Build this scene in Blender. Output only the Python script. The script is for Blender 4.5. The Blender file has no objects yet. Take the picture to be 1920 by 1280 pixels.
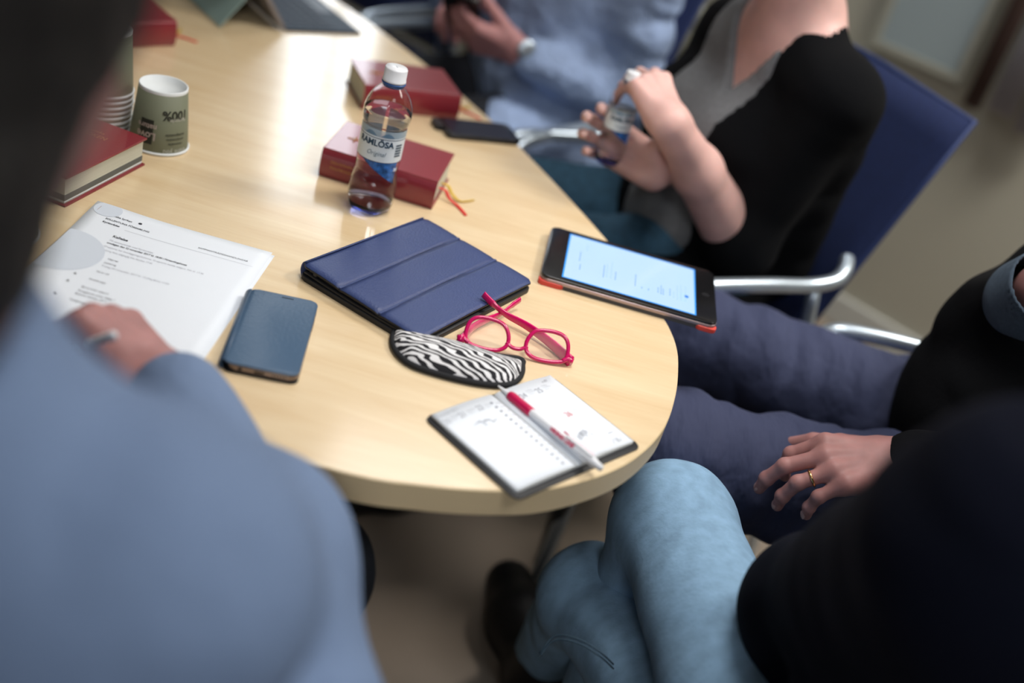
import bpy, bmesh, math, random
import numpy as np
from mathutils import Vector, Matrix
random.seed(7)
SC = bpy.context.scene
COL = SC.collection

# ------------------------------------------------------------------ camera
PITCH, ROLL, CAMZ, FPX = 0.52926, 0.28996, 1.388, 2133.33
Fw = Vector((0, math.cos(PITCH), -math.sin(PITCH)))
Rt = Vector((1, 0, 0)); Up = Rt.cross(Fw)
cR = math.cos(ROLL); sR = math.sin(ROLL)
R2 = cR*Rt + sR*Up; U2 = -sR*Rt + cR*Up
CAMP = Vector((0, 0, CAMZ))
cd = bpy.data.cameras.new('camera'); cam = bpy.data.objects.new('camera', cd); COL.objects.link(cam)
cd.sensor_width = 36.0; cd.lens = FPX*36/1920
M = Matrix((R2, U2, -Fw)).transposed().to_4x4(); M.translation = CAMP
cam.matrix_world = M
cd.clip_start = 0.02
cd.dof.use_dof = True; cd.dof.focus_distance = 1.33; cd.dof.aperture_fstop = 1.5
SC.camera = cam
def at(px, py, z):
    """point of the room at height z that lies on the sight line of pixel (px, py)"""
    d = Fw + R2*((px-960)/FPX) - U2*((py-640)/FPX)
    return CAMP + d*((z-CAMZ)/d.z)

# ------------------------------------------------------------------ world, lights, exposure
SC.view_settings.view_transform = 'Standard'; SC.view_settings.look = 'None'
SC.view_settings.gamma = 1.0; SC.view_settings.use_curve_mapping = False
SC.view_settings.exposure = 0.15
w = bpy.data.worlds.new('world'); SC.world = w; w.use_nodes = True
w.node_tree.nodes['Background'].inputs[0].default_value = (0.62, 0.75, 1, 1)
w.node_tree.nodes['Background'].inputs[1].default_value = 0.06
def area(name, loc, target, sx, sy, power, color, spread=180):
    l = bpy.data.lights.new(name, 'AREA'); l.shape = 'RECTANGLE'; l.size = sx; l.size_y = sy
    l.energy = power; l.color = color; l.spread = math.radians(spread)
    o = bpy.data.objects.new(name, l); COL.objects.link(o); o.location = loc
    o.rotation_euler = (Vector(target)-Vector(loc)).to_track_quat('-Z', 'Y').to_euler()
    return o
area('ceiling_light_over_table', (0.14, 1.32, 2.50), (0.14, 1.28, 0.73), 0.6, 0.6, 4.15, (1.0, 0.96, 0.92), 84)
area('ceiling_light_rear', (-0.2, 3.0, 2.52), (-0.2, 2.9, 0), 0.6, 0.6, 4.5, (0.92, 0.96, 1.0), 130)
area('ceiling_light_side', (1.5, 1.9, 2.52), (1.5, 1.95, 0), 0.6, 0.6, 30, (1.0, 0.95, 0.88), 140)
area('fill_light_front', (0.75, 0.1, 2.52), (0.6, 0.4, 0), 0.6, 0.6, 5, (0.90, 0.95, 1.0), 150)  # fill light added to lift the near side of the scene
area('fill_light_behind', (0.3, -1.7, 2.52), (0.25, -0.6, 0.7), 0.6, 0.6, 20, (0.95, 0.97, 1.0), 150)  # unseen fill added to brighten the table's front edge

# ------------------------------------------------------------------ materials
MATS = {}
def mat(name, col, rough=0.6, metal=0.0, spec=0.5, coat=0.0, emit=None, estr=0, trans=0.0, ior=1.45, alpha=1.0, bump=None, vary=None, sheen=0.0, sss=0.0):
    """bump=(scale,strength,distance,(sx,sy,sz)), vary=(scale, amount, (sx,sy,sz))"""
    if name in MATS: return MATS[name]
    m = bpy.data.materials.new(name); m.use_nodes = True; nt = m.node_tree; b = nt.nodes['Principled BSDF']
    b.inputs['Base Color'].default_value = (*col, 1); b.inputs['Roughness'].default_value = rough
    b.inputs['Metallic'].default_value = metal; b.inputs['Specular IOR Level'].default_value = spec
    b.inputs['Coat Weight'].default_value = coat; b.inputs['Transmission Weight'].default_value = trans
    b.inputs['IOR'].default_value = ior; b.inputs['Alpha'].default_value = alpha
    b.inputs['Sheen Weight'].default_value = sheen
    if sss:
        b.inputs['Subsurface Weight'].default_value = sss; b.inputs['Subsurface Scale'].default_value = 0.006
        b.inputs['Subsurface Radius'].default_value = (1, .35, .2)
    if emit: b.inputs['Emission Color'].default_value = (*emit, 1); b.inputs['Emission Strength'].default_value = estr
    tc = nt.nodes.new('ShaderNodeTexCoord')
    def noise(scale, st, detail=4):
        mp = nt.nodes.new('ShaderNodeMapping'); mp.inputs['Scale'].default_value = st
        nt.links.new(tc.outputs['Object'], mp.inputs['Vector'])
        n = nt.nodes.new('ShaderNodeTexNoise'); n.inputs['Scale'].default_value = scale; n.inputs['Detail'].default_value = detail
        nt.links.new(mp.outputs[0], n.inputs['Vector']); return n
    if vary:
        n = noise(vary[0], vary[2] if len(vary) > 2 else (1, 1, 1))
        mr = nt.nodes.new('ShaderNodeMapRange'); mr.inputs['From Min'].default_value = .3; mr.inputs['From Max'].default_value = .7
        mr.inputs['To Min'].default_value = 1-vary[1]; mr.inputs['To Max'].default_value = 1+vary[1]
        nt.links.new(n.outputs['Fac'], mr.inputs['Value'])
        mx = nt.nodes.new('ShaderNodeVectorMath'); mx.operation = 'SCALE'; mx.inputs[0].default_value = col
        nt.links.new(mr.outputs[0], mx.inputs['Scale']); nt.links.new(mx.outputs[0], b.inputs['Base Color'])
    if bump:
        n = noise(bump[0], bump[3] if len(bump) > 3 else (1, 1, 1))
        bp = nt.nodes.new('ShaderNodeBump'); bp.inputs['Strength'].default_value = bump[1]; bp.inputs['Distance'].default_value = bump[2]
        nt.links.new(n.outputs['Fac'], bp.inputs['Height']); nt.links.new(bp.outputs[0], b.inputs['Normal'])
    MATS[name] = m; return m

def wood_material():
    m = mat('birch_veneer', (.72, .56, .34), rough=.34, coat=0.8); nt = m.node_tree; b = nt.nodes['Principled BSDF']
    b.inputs['Coat Roughness'].default_value = .13
    tc = nt.nodes.new('ShaderNodeTexCoord')
    mp = nt.nodes.new('ShaderNodeMapping'); mp.inputs['Rotation'].default_value = (0, 0, math.radians(-20)); mp.inputs['Scale'].default_value = (2.2, 13, 4)
    nt.links.new(tc.outputs['Object'], mp.inputs['Vector'])
    n = nt.nodes.new('ShaderNodeTexNoise'); n.inputs['Scale'].default_value = 1.6; n.inputs['Detail'].default_value = 6; n.inputs['Distortion'].default_value = 1.2
    nt.links.new(mp.outputs[0], n.inputs['Vector'])
    mp2 = nt.nodes.new('ShaderNodeMapping'); mp2.inputs['Rotation'].default_value = (0, 0, math.radians(-20)); mp2.inputs['Scale'].default_value = (14, 190, 20)
    nt.links.new(tc.outputs['Object'], mp2.inputs['Vector'])
    n2 = nt.nodes.new('ShaderNodeTexNoise'); n2.inputs['Scale'].default_value = 1.0; n2.inputs['Detail'].default_value = 3
    nt.links.new(mp2.outputs[0], n2.inputs['Vector'])
    ad = nt.nodes.new('ShaderNodeMath'); ad.operation = 'MULTIPLY_ADD'; ad.inputs[1].default_value = .35
    nt.links.new(n2.outputs['Fac'], ad.inputs[0]); nt.links.new(n.outputs['Fac'], ad.inputs[2])
    r = nt.nodes.new('ShaderNodeValToRGB'); r.color_ramp.elements[0].position = .42; r.color_ramp.elements[1].position = .92
    r.color_ramp.elements[0].color = (.685, .50, .285, 1); r.color_ramp.elements[1].color = (.80, .645, .42, 1)
    nt.links.new(ad.outputs[0], r.inputs[0]); nt.links.new(r.outputs[0], b.inputs['Base Color'])
    return m
WOOD = wood_material()
EDGE = mat('table_edge_band', (.74, .58, .35), rough=.45, vary=(3, .05, (1, 1, 6)))
SKIN = mat('skin', (.68, .42, .38), rough=.5, sss=.25, bump=(60, .25, .001), vary=(25, .10))
SKIN2 = mat('skin_ruddy', (.42, .205, .195), rough=.5, sss=.2, bump=(70, .3, .001), vary=(30, .14))
SKIN3 = mat('skin_rosy', (.46, .22, .22), rough=.55, sss=.15, vary=(20, .08))
BLACK = mat('black_knit', (.0040, .0044, .0055), rough=1, spec=.15, sheen=0, bump=(180, .4, .002))
NAVY = mat('navy_knit', (.0035, .0046, .0115), rough=1, spec=.15, sheen=0, bump=(160, .4, .002))
SHIRT = mat('light_blue_shirt', (.165, .235, .38), rough=.85, bump=(14, .5, .02, (1, 1, .5)))
SHIRT2 = mat('pale_blue_shirt', (.30, .40, .62), rough=.85, bump=(16, .9, .03), vary=(12, .25))
GREYTOP = mat('grey_jersey', (.17, .178, .19), rough=.9, bump=(12, .5, .02), vary=(160, .12))
JEANS = mat('light_denim', (.23, .385, .56), rough=.9, vary=(60, .13, (1, 1, .5)), bump=(220, .5, .001))
JEANS2 = mat('teal_denim', (.02, .065, .11), rough=.9, vary=(70, .25))
CHINO = mat('navy_chinos', (.035, .044, .098), rough=.85, bump=(9, .7, .03, (1.6, .5, 1)))
DARKTR = mat('charcoal_trousers', (.010, .012, .018), rough=.9, bump=(10, .5, .03))
SHOE = mat('black_leather_shoe', (.004, .004, .005), rough=.5)
HAIR = mat('dark_hair', (.006, .005, .005), rough=.7, bump=(90, .8, .004, (1, 1, .15)))
HAIRB = mat('brown_hair', (.04, .022, .014), rough=.7, bump=(90, .8, .004, (1, 1, .15)))
CHROME = mat('silver_tube', (.50, .58, .66), rough=.32, metal=.75)
BLUEF = mat('blue_chair_fabric', (.008, .018, .075), rough=.9, vary=(300, .3), bump=(300, .4, .001))
BLUEP = mat('blue_chair_piping', (.018, .035, .12), rough=.7)
WHITEP = mat('white_paper', (.80, .85, .92), rough=.75, vary=(3, .015))
PAGES = mat('page_edges', (.60, .60, .50), rough=.85, vary=(6, .08, (1, 1, 220)), bump=(5, .4, .001, (1, 1, 300)))
INK = mat('black_ink', (.03, .035, .05), rough=.7); INKG = mat('grey_ink', (.33, .35, .40), rough=.7)
INKL = mat('faint_ink', (.52, .55, .60), rough=.7)
INKR = mat('red_ink', (.62, .10, .12), rough=.6)
SHADE = mat('printed_grey_tint', (.64, .70, .79), rough=.75)
BOOKR = mat('red_book_cloth', (.23, .016, .028), rough=.38, coat=.7, bump=(260, .3, .0006))
GOLD = mat('gilt_lettering', (.55, .30, .12), rough=.35, metal=.6)
RIBR = mat('red_ribbon', (.62, .03, .02), rough=.5); RIBY = mat('yellow_ribbon', (.60, .40, .05), rough=.5)
NAVYL = mat('blue_leather', (.040, .062, .17), rough=.40, bump=(420, .55, .0011), vary=(3, .06))
BLACKL = mat('black_leather', (.012, .013, .016), rough=.5, bump=(300, .3, .0006))
BLACKP = mat('black_plastic', (.006, .006, .007), rough=.25)
PHONEL = mat('slate_blue_leather', (.055, .105, .180), rough=.36, bump=(300, .6, .0010), vary=(3, .05))
PHONES = mat('brown_silver_phone_rim', (.25, .20, .18), rough=.3, metal=.8)
REDP = mat('coral_red_case', (.70, .07, .05), rough=.4)
GREYP = mat('grey_case', (.07, .07, .075), rough=.5)
SILVER = mat('rose_silver_edge', (.42, .33, .33), rough=.35, metal=.7)
PINK = mat('raspberry_acetate', (.62, .002, .12), rough=.22, coat=.6)
WHITEPL = mat('white_plastic', (.78, .80, .84), rough=.3)
REDRUB = mat('red_rubber_grip', (.55, .002, .075), rough=.45)
CUPG = mat('olive_grey_card', (.185, .20, .135), rough=.6)
CUPW = mat('white_card', (.78, .82, .84), rough=.55)
CUPD = mat('dark_print', (.025, .028, .022), rough=.6); CUPL = mat('pale_print', (.55, .56, .50), rough=.6)
STEEL = mat('dark_steel', (.05, .055, .06), rough=.4, metal=.8)

# ------------------------------------------------------------------ helpers
def link(name, me, m=None, parent=None, smooth=False):
    o = bpy.data.objects.new(name, me); COL.objects.link(o)
    if m is not None:
        for mm in (m if isinstance(m, (list, tuple)) else [m]): me.materials.append(mm)
    if smooth: me.polygons.foreach_set('use_smooth', [True]*len(me.polygons))
    if parent is not None: o.parent = parent
    return o
def obj(name, bm, m, parent=None, smooth=False):
    me = bpy.data.meshes.new(name); bmesh.ops.recalc_face_normals(bm, faces=bm.faces); bm.to_mesh(me); bm.free()
    return link(name, me, m, parent, smooth)
def thing(name, label, cat, loc=(0, 0, 0), rz=0, group=None):
    o = bpy.data.objects.new(name, None); COL.objects.link(o); o.location = loc; o.rotation_euler = (0, 0, rz)
    o.empty_display_size = .05
    o['label'] = label; o['category'] = cat
    if group: o['group'] = group
    return o
def tag(o, label, cat, group=None):
    o['label'] = label; o['category'] = cat
    if group: o['group'] = group
    return o
def struct(o): o['kind'] = 'structure'; return o
def dup(root, loc, rz, label=None):
    r = root.copy(); COL.objects.link(r); r.location = loc; r.rotation_euler = (0, 0, rz)
    if label: r['label'] = label
    for ch in root.children:
        c = ch.copy(); COL.objects.link(c); c.parent = r
        for g in ch.children:
            d = g.copy(); COL.objects.link(d); d.parent = c
    return r
def box(bm, x0, y0, z0, x1, y1, z1, bev=0, mi=0, seg=2):
    r = bmesh.ops.create_cube(bm, size=1); vs = r['verts']
    for v in vs:
        v.co = Vector(((x0+x1)/2+v.co.x*(x1-x0), (y0+y1)/2+v.co.y*(y1-y0), (z0+z1)/2+v.co.z*(z1-z0)))
    fs = list({f for v in vs for f in v.link_faces})
    for f in fs: f.material_index = mi
    if bev:
        es = list({e for v in vs for e in v.link_edges})
        bmesh.ops.bevel(bm, geom=es, offset=bev, segments=seg, affect='EDGES', profile=.6)
def BM(): return bmesh.new()
def rrect(w, h, r, n=5, cx=0, cy=0):
    pts = []
    for (sx, sy, a0) in ((1, 1, 0), (-1, 1, 90), (-1, -1, 180), (1, -1, 270)):
        for i in range(n+1):
            a = math.radians(a0+90*i/n); pts.append((cx+sx*(w/2-r)+r*math.cos(a), cy+sy*(h/2-r)+r*math.sin(a)))
    return pts
def prism(bm, pts, z0, z1, bev=0, mi=0):
    a = [bm.verts.new((x, y, z0)) for x, y in pts]; b = [bm.verts.new((x, y, z1)) for x, y in pts]; n = len(pts)
    fs = [bm.faces.new(a[::-1]), bm.faces.new(b)]
    for i in range(n): fs.append(bm.faces.new((a[i], a[(i+1) % n], b[(i+1) % n], b[i])))
    for f in fs: f.material_index = mi
    if bev:
        es = [e for f in fs[:2] for e in f.edges]
        bmesh.ops.bevel(bm, geom=es, offset=bev, segments=3, affect='EDGES', profile=.6)
def catmull(P, n=8, closed=False):
    P = [Vector(p) for p in P]; out = []; N = len(P)
    rng = range(N if closed else N-1)
    for i in rng:
        if closed: a, b, c, d = P[(i-1) % N], P[i], P[(i+1) % N], P[(i+2) % N]
        else: a, b, c, d = P[max(i-1, 0)], P[i], P[i+1], P[min(i+2, N-1)]
        for k in range(n):
            t = k/n; out.append(.5*((2*b)+(c-a)*t+(2*a-5*b+4*c-d)*t*t+(3*b-a-3*c+d)*t**3))
    if not closed: out.append(P[-1].copy())
    return out
def tube(bm, pts, r, n=10, closed=False, flat=None, mi=0):
    """r scalar or list; flat=(axis, factor) squeezes the section along axis"""
    pts = [Vector(p) for p in pts]; N = len(pts); rings = []
    t0 = (pts[1]-pts[0]).normalized(); ref = Vector((0, 0, 1)) if abs(t0.z) < .9 else Vector((1, 0, 0))
    nrm = (ref-t0*ref.dot(t0)).normalized()
    for i in range(N):
        if closed: t = (pts[(i+1) % N]-pts[(i-1) % N]).normalized()
        else: t = (pts[min(i+1, N-1)]-pts[max(i-1, 0)]).normalized()
        nrm = (nrm-t*nrm.dot(t)).normalized(); bn = t.cross(nrm)
        rr = r[i] if isinstance(r, (list, tuple)) else r
        ring = []
        for k in range(n):
            a = 2*math.pi*k/n; v = (nrm*math.cos(a)+bn*math.sin(a))*rr
            if flat: ax, f = flat; v = v-ax*v.dot(ax)*(1-f)
            ring.append(bm.verts.new(pts[i]+v))
        rings.append(ring)
    for i in range(N if closed else N-1):
        A, B = rings[i], rings[(i+1) % N]
        for k in range(n):
            f = bm.faces.new((A[k], A[(k+1) % n], B[(k+1) % n], B[k])); f.material_index = mi
    if not closed: bm.faces.new(rings[0][::-1]); bm.faces.new(rings[-1])
def lathe(bm, prof, n=40, mi=0, cx=0, cy=0, fn=None):
    rings = []
    for r, z in prof:
        rings.append([bm.verts.new((cx+(r if not fn else fn(r, z, 2*math.pi*k/n))*math.cos(2*math.pi*k/n), cy+(r if not fn else fn(r, z, 2*math.pi*k/n))*math.sin(2*math.pi*k/n), z)) for k in range(n)])
    for i in range(len(rings)-1):
        for k in range(n):
            f = bm.faces.new((rings[i][k], rings[i][(k+1) % n], rings[i+1][(k+1) % n], rings[i+1][k])); f.material_index = mi
    return rings
def text(name, body, size, m, parent, loc=(0, 0, 0), rz=0, align='LEFT', sx=1.0, extrude=.00005, fn=None, shear=0, bold=0, mtx=None):
    cu = bpy.data.curves.new(name, 'FONT'); cu.body = body; cu.size = size; cu.align_x = align; cu.extrude = extrude; cu.shear = shear
    cu.offset = bold; cu.resolution_u = 3
    o = bpy.data.objects.new(name, cu); COL.objects.link(o)
    dg = bpy.context.evaluated_depsgraph_get(); me = bpy.data.meshes.new_from_object(o.evaluated_get(dg))
    bpy.data.objects.remove(o); bpy.data.curves.remove(cu)
    T = Matrix.Translation(loc) @ Matrix.Rotation(rz, 4, 'Z') @ Matrix.Diagonal((sx, 1, 1, 1))
    if mtx is not None: T = mtx
    me.transform(T)
    if fn:
        for v in me.vertices: v.co = fn(v.co)
    me.name = name; me.materials.clear()
    return link(name, me, m, parent)

# ---- implicit surfaces (bodies and clothes): smooth unions of round cones, meshed with surface nets
def vnoise(P, seed=0):
    P = P+seed*17.31; I = np.floor(P).astype(np.int64); f = P-I; f = f*f*(3-2*f); out = 0
    for dx in (0, 1):
        for dy in (0, 1):
            for dz in (0, 1):
                h = (I[..., 0]+dx)*374761393+(I[..., 1]+dy)*668265263+(I[..., 2]+dz)*2147483647
                h = (h ^ (h >> 13))*1274126177; h = (h ^ (h >> 16)) & 0xffff
                wgt = (f[..., 0] if dx else 1-f[..., 0])*(f[..., 1] if dy else 1-f[..., 1])*(f[..., 2] if dz else 1-f[..., 2])
                out = out+wgt*(h/65535.0)
    return out*2-1
def V3(v): return np.array([v[0], v[1], v[2]], float)
def rc(a, b, ra, rb=None, flat=None):
    a = V3(a); b = V3(b); rb = ra if rb is None else rb
    def f(P):
        Q = P; A = a; B = b
        if flat:
            ax = V3(flat[0]); ax = ax/np.linalg.norm(ax); s = flat[1]-1
            Q = P+((P-a)@ax)[..., None]*ax*(1/flat[1]-1); B = b+((b-a)@ax)*ax*(1/flat[1]-1)
        ab = B-A; L = max(ab@ab, 1e-12); t = np.clip(((Q-A)@ab)/L, 0, 1)
        d = np.linalg.norm(Q-A-t[..., None]*ab, axis=-1)-(ra+(rb-ra)*t)
        return d*(min(1, flat[1]) if flat else 1)
    rad = max(ra, rb)*(max(1, flat[1]) if flat else 1)
    lo = np.minimum(a, b)-rad; hi = np.maximum(a, b)+rad
    f.bb = (lo, hi); return f
def el(c, r, X=None, Y=None):
    c = V3(c); X = V3(X) if X is not None else np.array([1., 0, 0]); X = X/np.linalg.norm(X)
    Y = V3(Y) if Y is not None else np.array([0, 1., 0]); Y = Y-X*(X@Y); Y = Y/np.linalg.norm(Y); Z = np.cross(X, Y)
    B = np.array([X, Y, Z]).T; rr = np.array(r)
    def f(P):
        q = ((P-c)@B)/rr; k = np.linalg.norm(q, axis=-1); k2 = np.linalg.norm(q/rr, axis=-1)
        return k*(k-1)/np.maximum(k2, 1e-9)
    m = max(r); f.bb = (c-m, c+m); return f
def smin(a, b, k):
    h = np.maximum(k-np.abs(a-b), 0)/k; return np.minimum(a, b)-h*h*k*.25
def union(prims, k):
    def f(P):
        d = prims[0](P)
        for p in prims[1:]: d = smin(d, p(P), k)
        return d
    f.bb = (np.min([p.bb[0] for p in prims], 0), np.max([p.bb[1] for p in prims], 0)); return f
def nets(fn, h, pad=None, bb=None):
    lo, hi = bb or fn.bb; pad = pad or 3*h; lo = lo-pad; hi = hi+pad
    n = np.ceil((hi-lo)/h).astype(int)+1
    xs = [lo[i]+h*np.arange(n[i]) for i in range(3)]
    D = np.empty(n)
    for i0 in range(0, n[0], 24):
        G = np.stack(np.meshgrid(xs[0][i0:i0+24], xs[1], xs[2], indexing='ij'), -1); D[i0:i0+24] = fn(G)
    D[0] = D[-1] = 1; D[:, 0] = D[:, -1] = 1; D[:, :, 0] = D[:, :, -1] = 1
    S = D < 0
    c = [S[a:n[0]-1+a, b:n[1]-1+b, e:n[2]-1+e] for a in (0, 1) for b in (0, 1) for e in (0, 1)]
    tot = sum(x.astype(np.int8) for x in c); act = (tot > 0) & (tot < 8)
    idx = -np.ones(act.shape, np.int64); cells = np.argwhere(act); idx[act] = np.arange(len(cells))
    acc = np.zeros((len(cells), 3)); cnt = np.zeros(len(cells))
    offs = [(a, b, e) for a in (0, 1) for b in (0, 1) for e in (0, 1)]
    for i, o1 in enumerate(offs):
        for o2 in offs[i+1:]:
            if sum(abs(o1[k]-o2[k]) for k in range(3)) != 1: continue
            A = cells+o1; B = cells+o2; da = D[tuple(A.T)]; db = D[tuple(B.T)]; m = (da < 0) != (db < 0)
            t = da[m]/(da[m]-db[m]); acc[m] += A[m]+(B[m]-A[m])*t[:, None]; cnt[m] += 1
    V = lo+h*acc/cnt[:, None]; Q = []
    for ax in range(3):
        u, v = (ax+1) % 3, (ax+2) % 3
        sl = [slice(1, -1)]*3; sl[ax] = slice(0, -1)
        sl2 = list(sl); sl2[ax] = slice(1, None)
        a = S[tuple(sl)]; b = S[tuple(sl2)]; e = np.argwhere(a != b); sg = a[tuple(e.T)]
        off = [1, 1, 1]; off[ax] = 0; e = e+off
        def cell(du, dv):
            q = e.copy(); q[:, u] += du; q[:, v] += dv; return idx[tuple(q.T)]
        q = np.stack([cell(-1, -1), cell(0, -1), cell(0, 0), cell(-1, 0)], 1); q[~sg] = q[~sg][:, ::-1]; Q.append(q)
    return V, np.concatenate(Q)
def mesh_from(V, Q, name):
    me = bpy.data.meshes.new(name)
    me.vertices.add(len(V)); me.vertices.foreach_set('co', V.astype(np.float32).ravel())
    me.loops.add(Q.size); me.loops.foreach_set('vertex_index', Q.astype(np.int32).ravel())
    me.polygons.add(len(Q)); me.polygons.foreach_set('loop_start', np.arange(0, Q.size, 4, dtype=np.int32))
    me.update(calc_edges=True); me.validate(); return me
def sdf_obj(name, parts, m, parent):
    """parts: list of (function, voxel); all of them end up in ONE mesh"""
    VV = []; QQ = []; n = 0
    for fn, h in parts:
        V, Q = nets(fn, h); VV.append(V); QQ.append(Q+n); n += len(V)
    return link(name, mesh_from(np.concatenate(VV), np.concatenate(QQ), name), m, parent, smooth=True)
def folds(fn, amp, scale, ax=None, stretch=.35, seed=0):
    """adds creases; ax = direction across which the creases repeat fast, they run long the other ways"""
    def g(P):
        Q = P*scale
        if ax is not None:
            a = V3(ax); a = a/np.linalg.norm(a); s = (Q@a)[..., None]*a; Q = s+(Q-s)*stretch
        n = vnoise(Q, seed); r = 1-2*np.abs(n)
        return fn(P)+amp*(r*.6+.4*vnoise(Q*2.1, seed+3))
    g.bb = fn.bb; return g
def cut(fn, planes):
    """keep the side where (P-p).n < 0"""
    def g(P):
        d = fn(P)
        for p, nn in planes: d = np.maximum(d, (P-V3(p))@(V3(nn)/np.linalg.norm(V3(nn))))
        return d
    g.bb = fn.bb; return g

def hand(W, d, n, side, curls, spread=1.0, thumb=None, scale=1.0, thumbcurl=.5, tcurls=None):
    """W wrist, d towards the fingers, n back of the hand; side=+1 when the thumb lies along n x d ... returns function, fingertips, joints"""
    W = Vector(W); d = Vector(d).normalized(); n = Vector(n); n = (n-d*n.dot(d)).normalized(); t = n.cross(d)*side
    s = scale
    mcp = [(.088, .028), (.093, .009), (.088, -.011), (.079, -.029)]
    ln = [(.042, .026, .020), (.047, .030, .021), (.043, .028, .021), (.034, .021, .018)]
    rad = [(.0098, .0088, .0082, .0070), (.0100, .0090, .0083, .0070), (.0095, .0086, .0080, .0068), (.0085, .0076, .0070, .0060)]
    palm = []; fingers = []; info = []
    for i in range(4):
        K = W+d*mcp[i][0]*s+t*mcp[i][1]*s
        palm.append(rc(W+t*(mcp[i][1]*.62)*s-n*.002*s, K-n*.004*s, .0155*s, .0115*s))
        palm.append(rc(W+t*(mcp[i][1]*.5)*s+n*.009*s+d*.02*s, K+n*.0045*s, .0045*s, .0062*s))
    palm.append(rc(W+t*.020*s-n*.012*s+d*.02*s, W+t*.022*s-n*.012*s+d*.055*s, .016*s, .012*s))
    palm.append(rc(W-t*.020*s-n*.010*s+d*.02*s, W-t*.024*s-n*.008*s+d*.06*s, .014*s, .011*s))
    pf = union(palm, .012*s)
    for i in range(4):
        K = W+d*mcp[i][0]*s+t*mcp[i][1]*s
        cu = curls[i] if isinstance(curls, (list, tuple)) else curls
        if not isinstance(cu, (list, tuple)): cu = (cu*.8, cu, cu*.7)
        dirv = (d+t*(1.5-i)*.11*spread).normalized(); P = K; ang = 0; ch = []; pts = [K]
        for j in range(3):
            ang += cu[j]; dv = dirv*math.cos(ang)-n*math.sin(ang); E_ = P+dv*ln[i][j]*s
            ch.append(rc(P, E_, rad[i][j]*s, rad[i][j+1]*s))
            if j < 2: ch.append(rc(E_, E_+dv*.0005, rad[i][j+1]*1.08*s))
            P = E_; pts.append(P)
        fingers.append(union(ch, .003*s)); info.append((pts, dv, ang))
    th = Vector(thumb) if thumb is not None else (d*.75+t*.6-n*.35)
    th.normalize(); P = W+d*.022*s+t*.026*s-n*.010*s; ch = []; dv = th; pts = [P]
    bendax = Vector(tcurls).normalized() if tcurls is not None else (d*.8-n*.6).normalized()
    for j, (L, r0, r1) in enumerate(((.046, .0145, .0108), (.034, .0108, .0098), (.028, .0100, .0076))):
        E_ = P+dv*L*s; ch.append(rc(P, E_, r0*s, r1*s)); P = E_; pts.append(P)
        dv = (dv+bendax*thumbcurl*(.5 if j == 0 else 1)).normalized()
    fingers.append(union(ch, .004*s)); info.append((pts, dv, 0))
    def f(P_):
        base = pf(P_); acc = None
        for fg in fingers:
            v = smin(base, fg(P_), .009*s); acc = v if acc is None else np.minimum(acc, v)
        return acc
    allp = palm+fingers
    f.bb = (np.min([p.bb[0] for p in allp], 0), np.max([p.bb[1] for p in allp], 0))
    f.info = info; f.n = n; f.t = t; f.d = d; f.W = W
    return f
def join2(f, g, k):
    def q(P): return smin(f(P), g(P), k)
    q.bb = (np.minimum(f.bb[0], g.bb[0]), np.maximum(f.bb[1], g.bb[1])); return q
def forearm(W, E, d, n, k=1.0):
    """skin of the forearm, slightly flat at the wrist"""
    W = Vector(W); E = Vector(E)
    return union([rc(W, W.lerp(E, .4), .024*k, .033*k), rc(W.lerp(E, .4), E, .033*k, .042*k)], .02)
def nails(parent, hf, which=(0, 1, 2, 3)):
    for i in which:
        pts, dv, ang = hf.info[i]; nn = (hf.n*math.cos(ang)+((pts[1]-pts[0]).normalized()*math.sin(ang))).normalized()
        nn = (nn-dv*nn.dot(dv)).normalized(); c = pts[-1]-dv*.003+nn*.0056
        sdf_obj('fingernail', [(el(c, (.0068, .0052, .0016), dv, nn.cross(dv)), .0009)], mat('fingernail_skin', (.68, .42, .38), rough=.3), parent)
def head_fn(C, F, k=1.0):
    """C centre of the skull, F where the face looks"""
    C = Vector(C); F = Vector(F).normalized(); U = Vector((0, 0, 1)); U = (U-F*U.dot(F)).normalized(); L = U.cross(F)
    p = [el(C-F*.012, (.098*k, .076*k, .100*k), F, L), el(C+F*.035-U*.045, (.062*k, .056*k, .075*k), F, L),
         rc(C+F*.075-U*.098, C+F*.070-U*.092, .020*k), el(C+F*.072-U*.065, (.025, .030, .022), F, L)]
    for s in (-1, 1):
        p.append(rc(C+F*.062+L*s*.034-U*.028, C+F*.05+L*s*.045-U*.035, .020*k))
        p.append(rc(C+F*.04+L*s*.045-U*.075, C-F*.02+L*s*.055-U*.045, .016*k))
    g = union(p, .03)
    extra = [rc(C+F*.094-U*.012, C+F*.108-U*.045, .008, .012), rc(C+F*.085+L*.02+U*.02, C+F*.088+U*.018+L*.04, .007), rc(C+F*.085-L*.02+U*.02, C+F*.088+U*.018-L*.04, .007),
             rc(C+F*.093-U*.070-L*.016, C+F*.093-U*.070+L*.016, .0065), rc(C+F*.091-U*.080-L*.013, C+F*.091-U*.080+L*.013, .0075)]
    for s in (-1, 1):
        extra.append(el(C-F*.005+L*s*.078-U*.022, (.018, .008, .032), F, L))
    e = union(extra, .004); hf = join2(g, e, .010)
    socks = [el(C+F*.096+L*s*.033-U*.004, (.012, .016, .010), F, L) for s in (-1, 1)]
    def q(P):
        d = hf(P)
        for s in socks: d = np.maximum(d, -s(P))
        return d
    q.bb = hf.bb; q.fr = (C, F, U, L); return q
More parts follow.
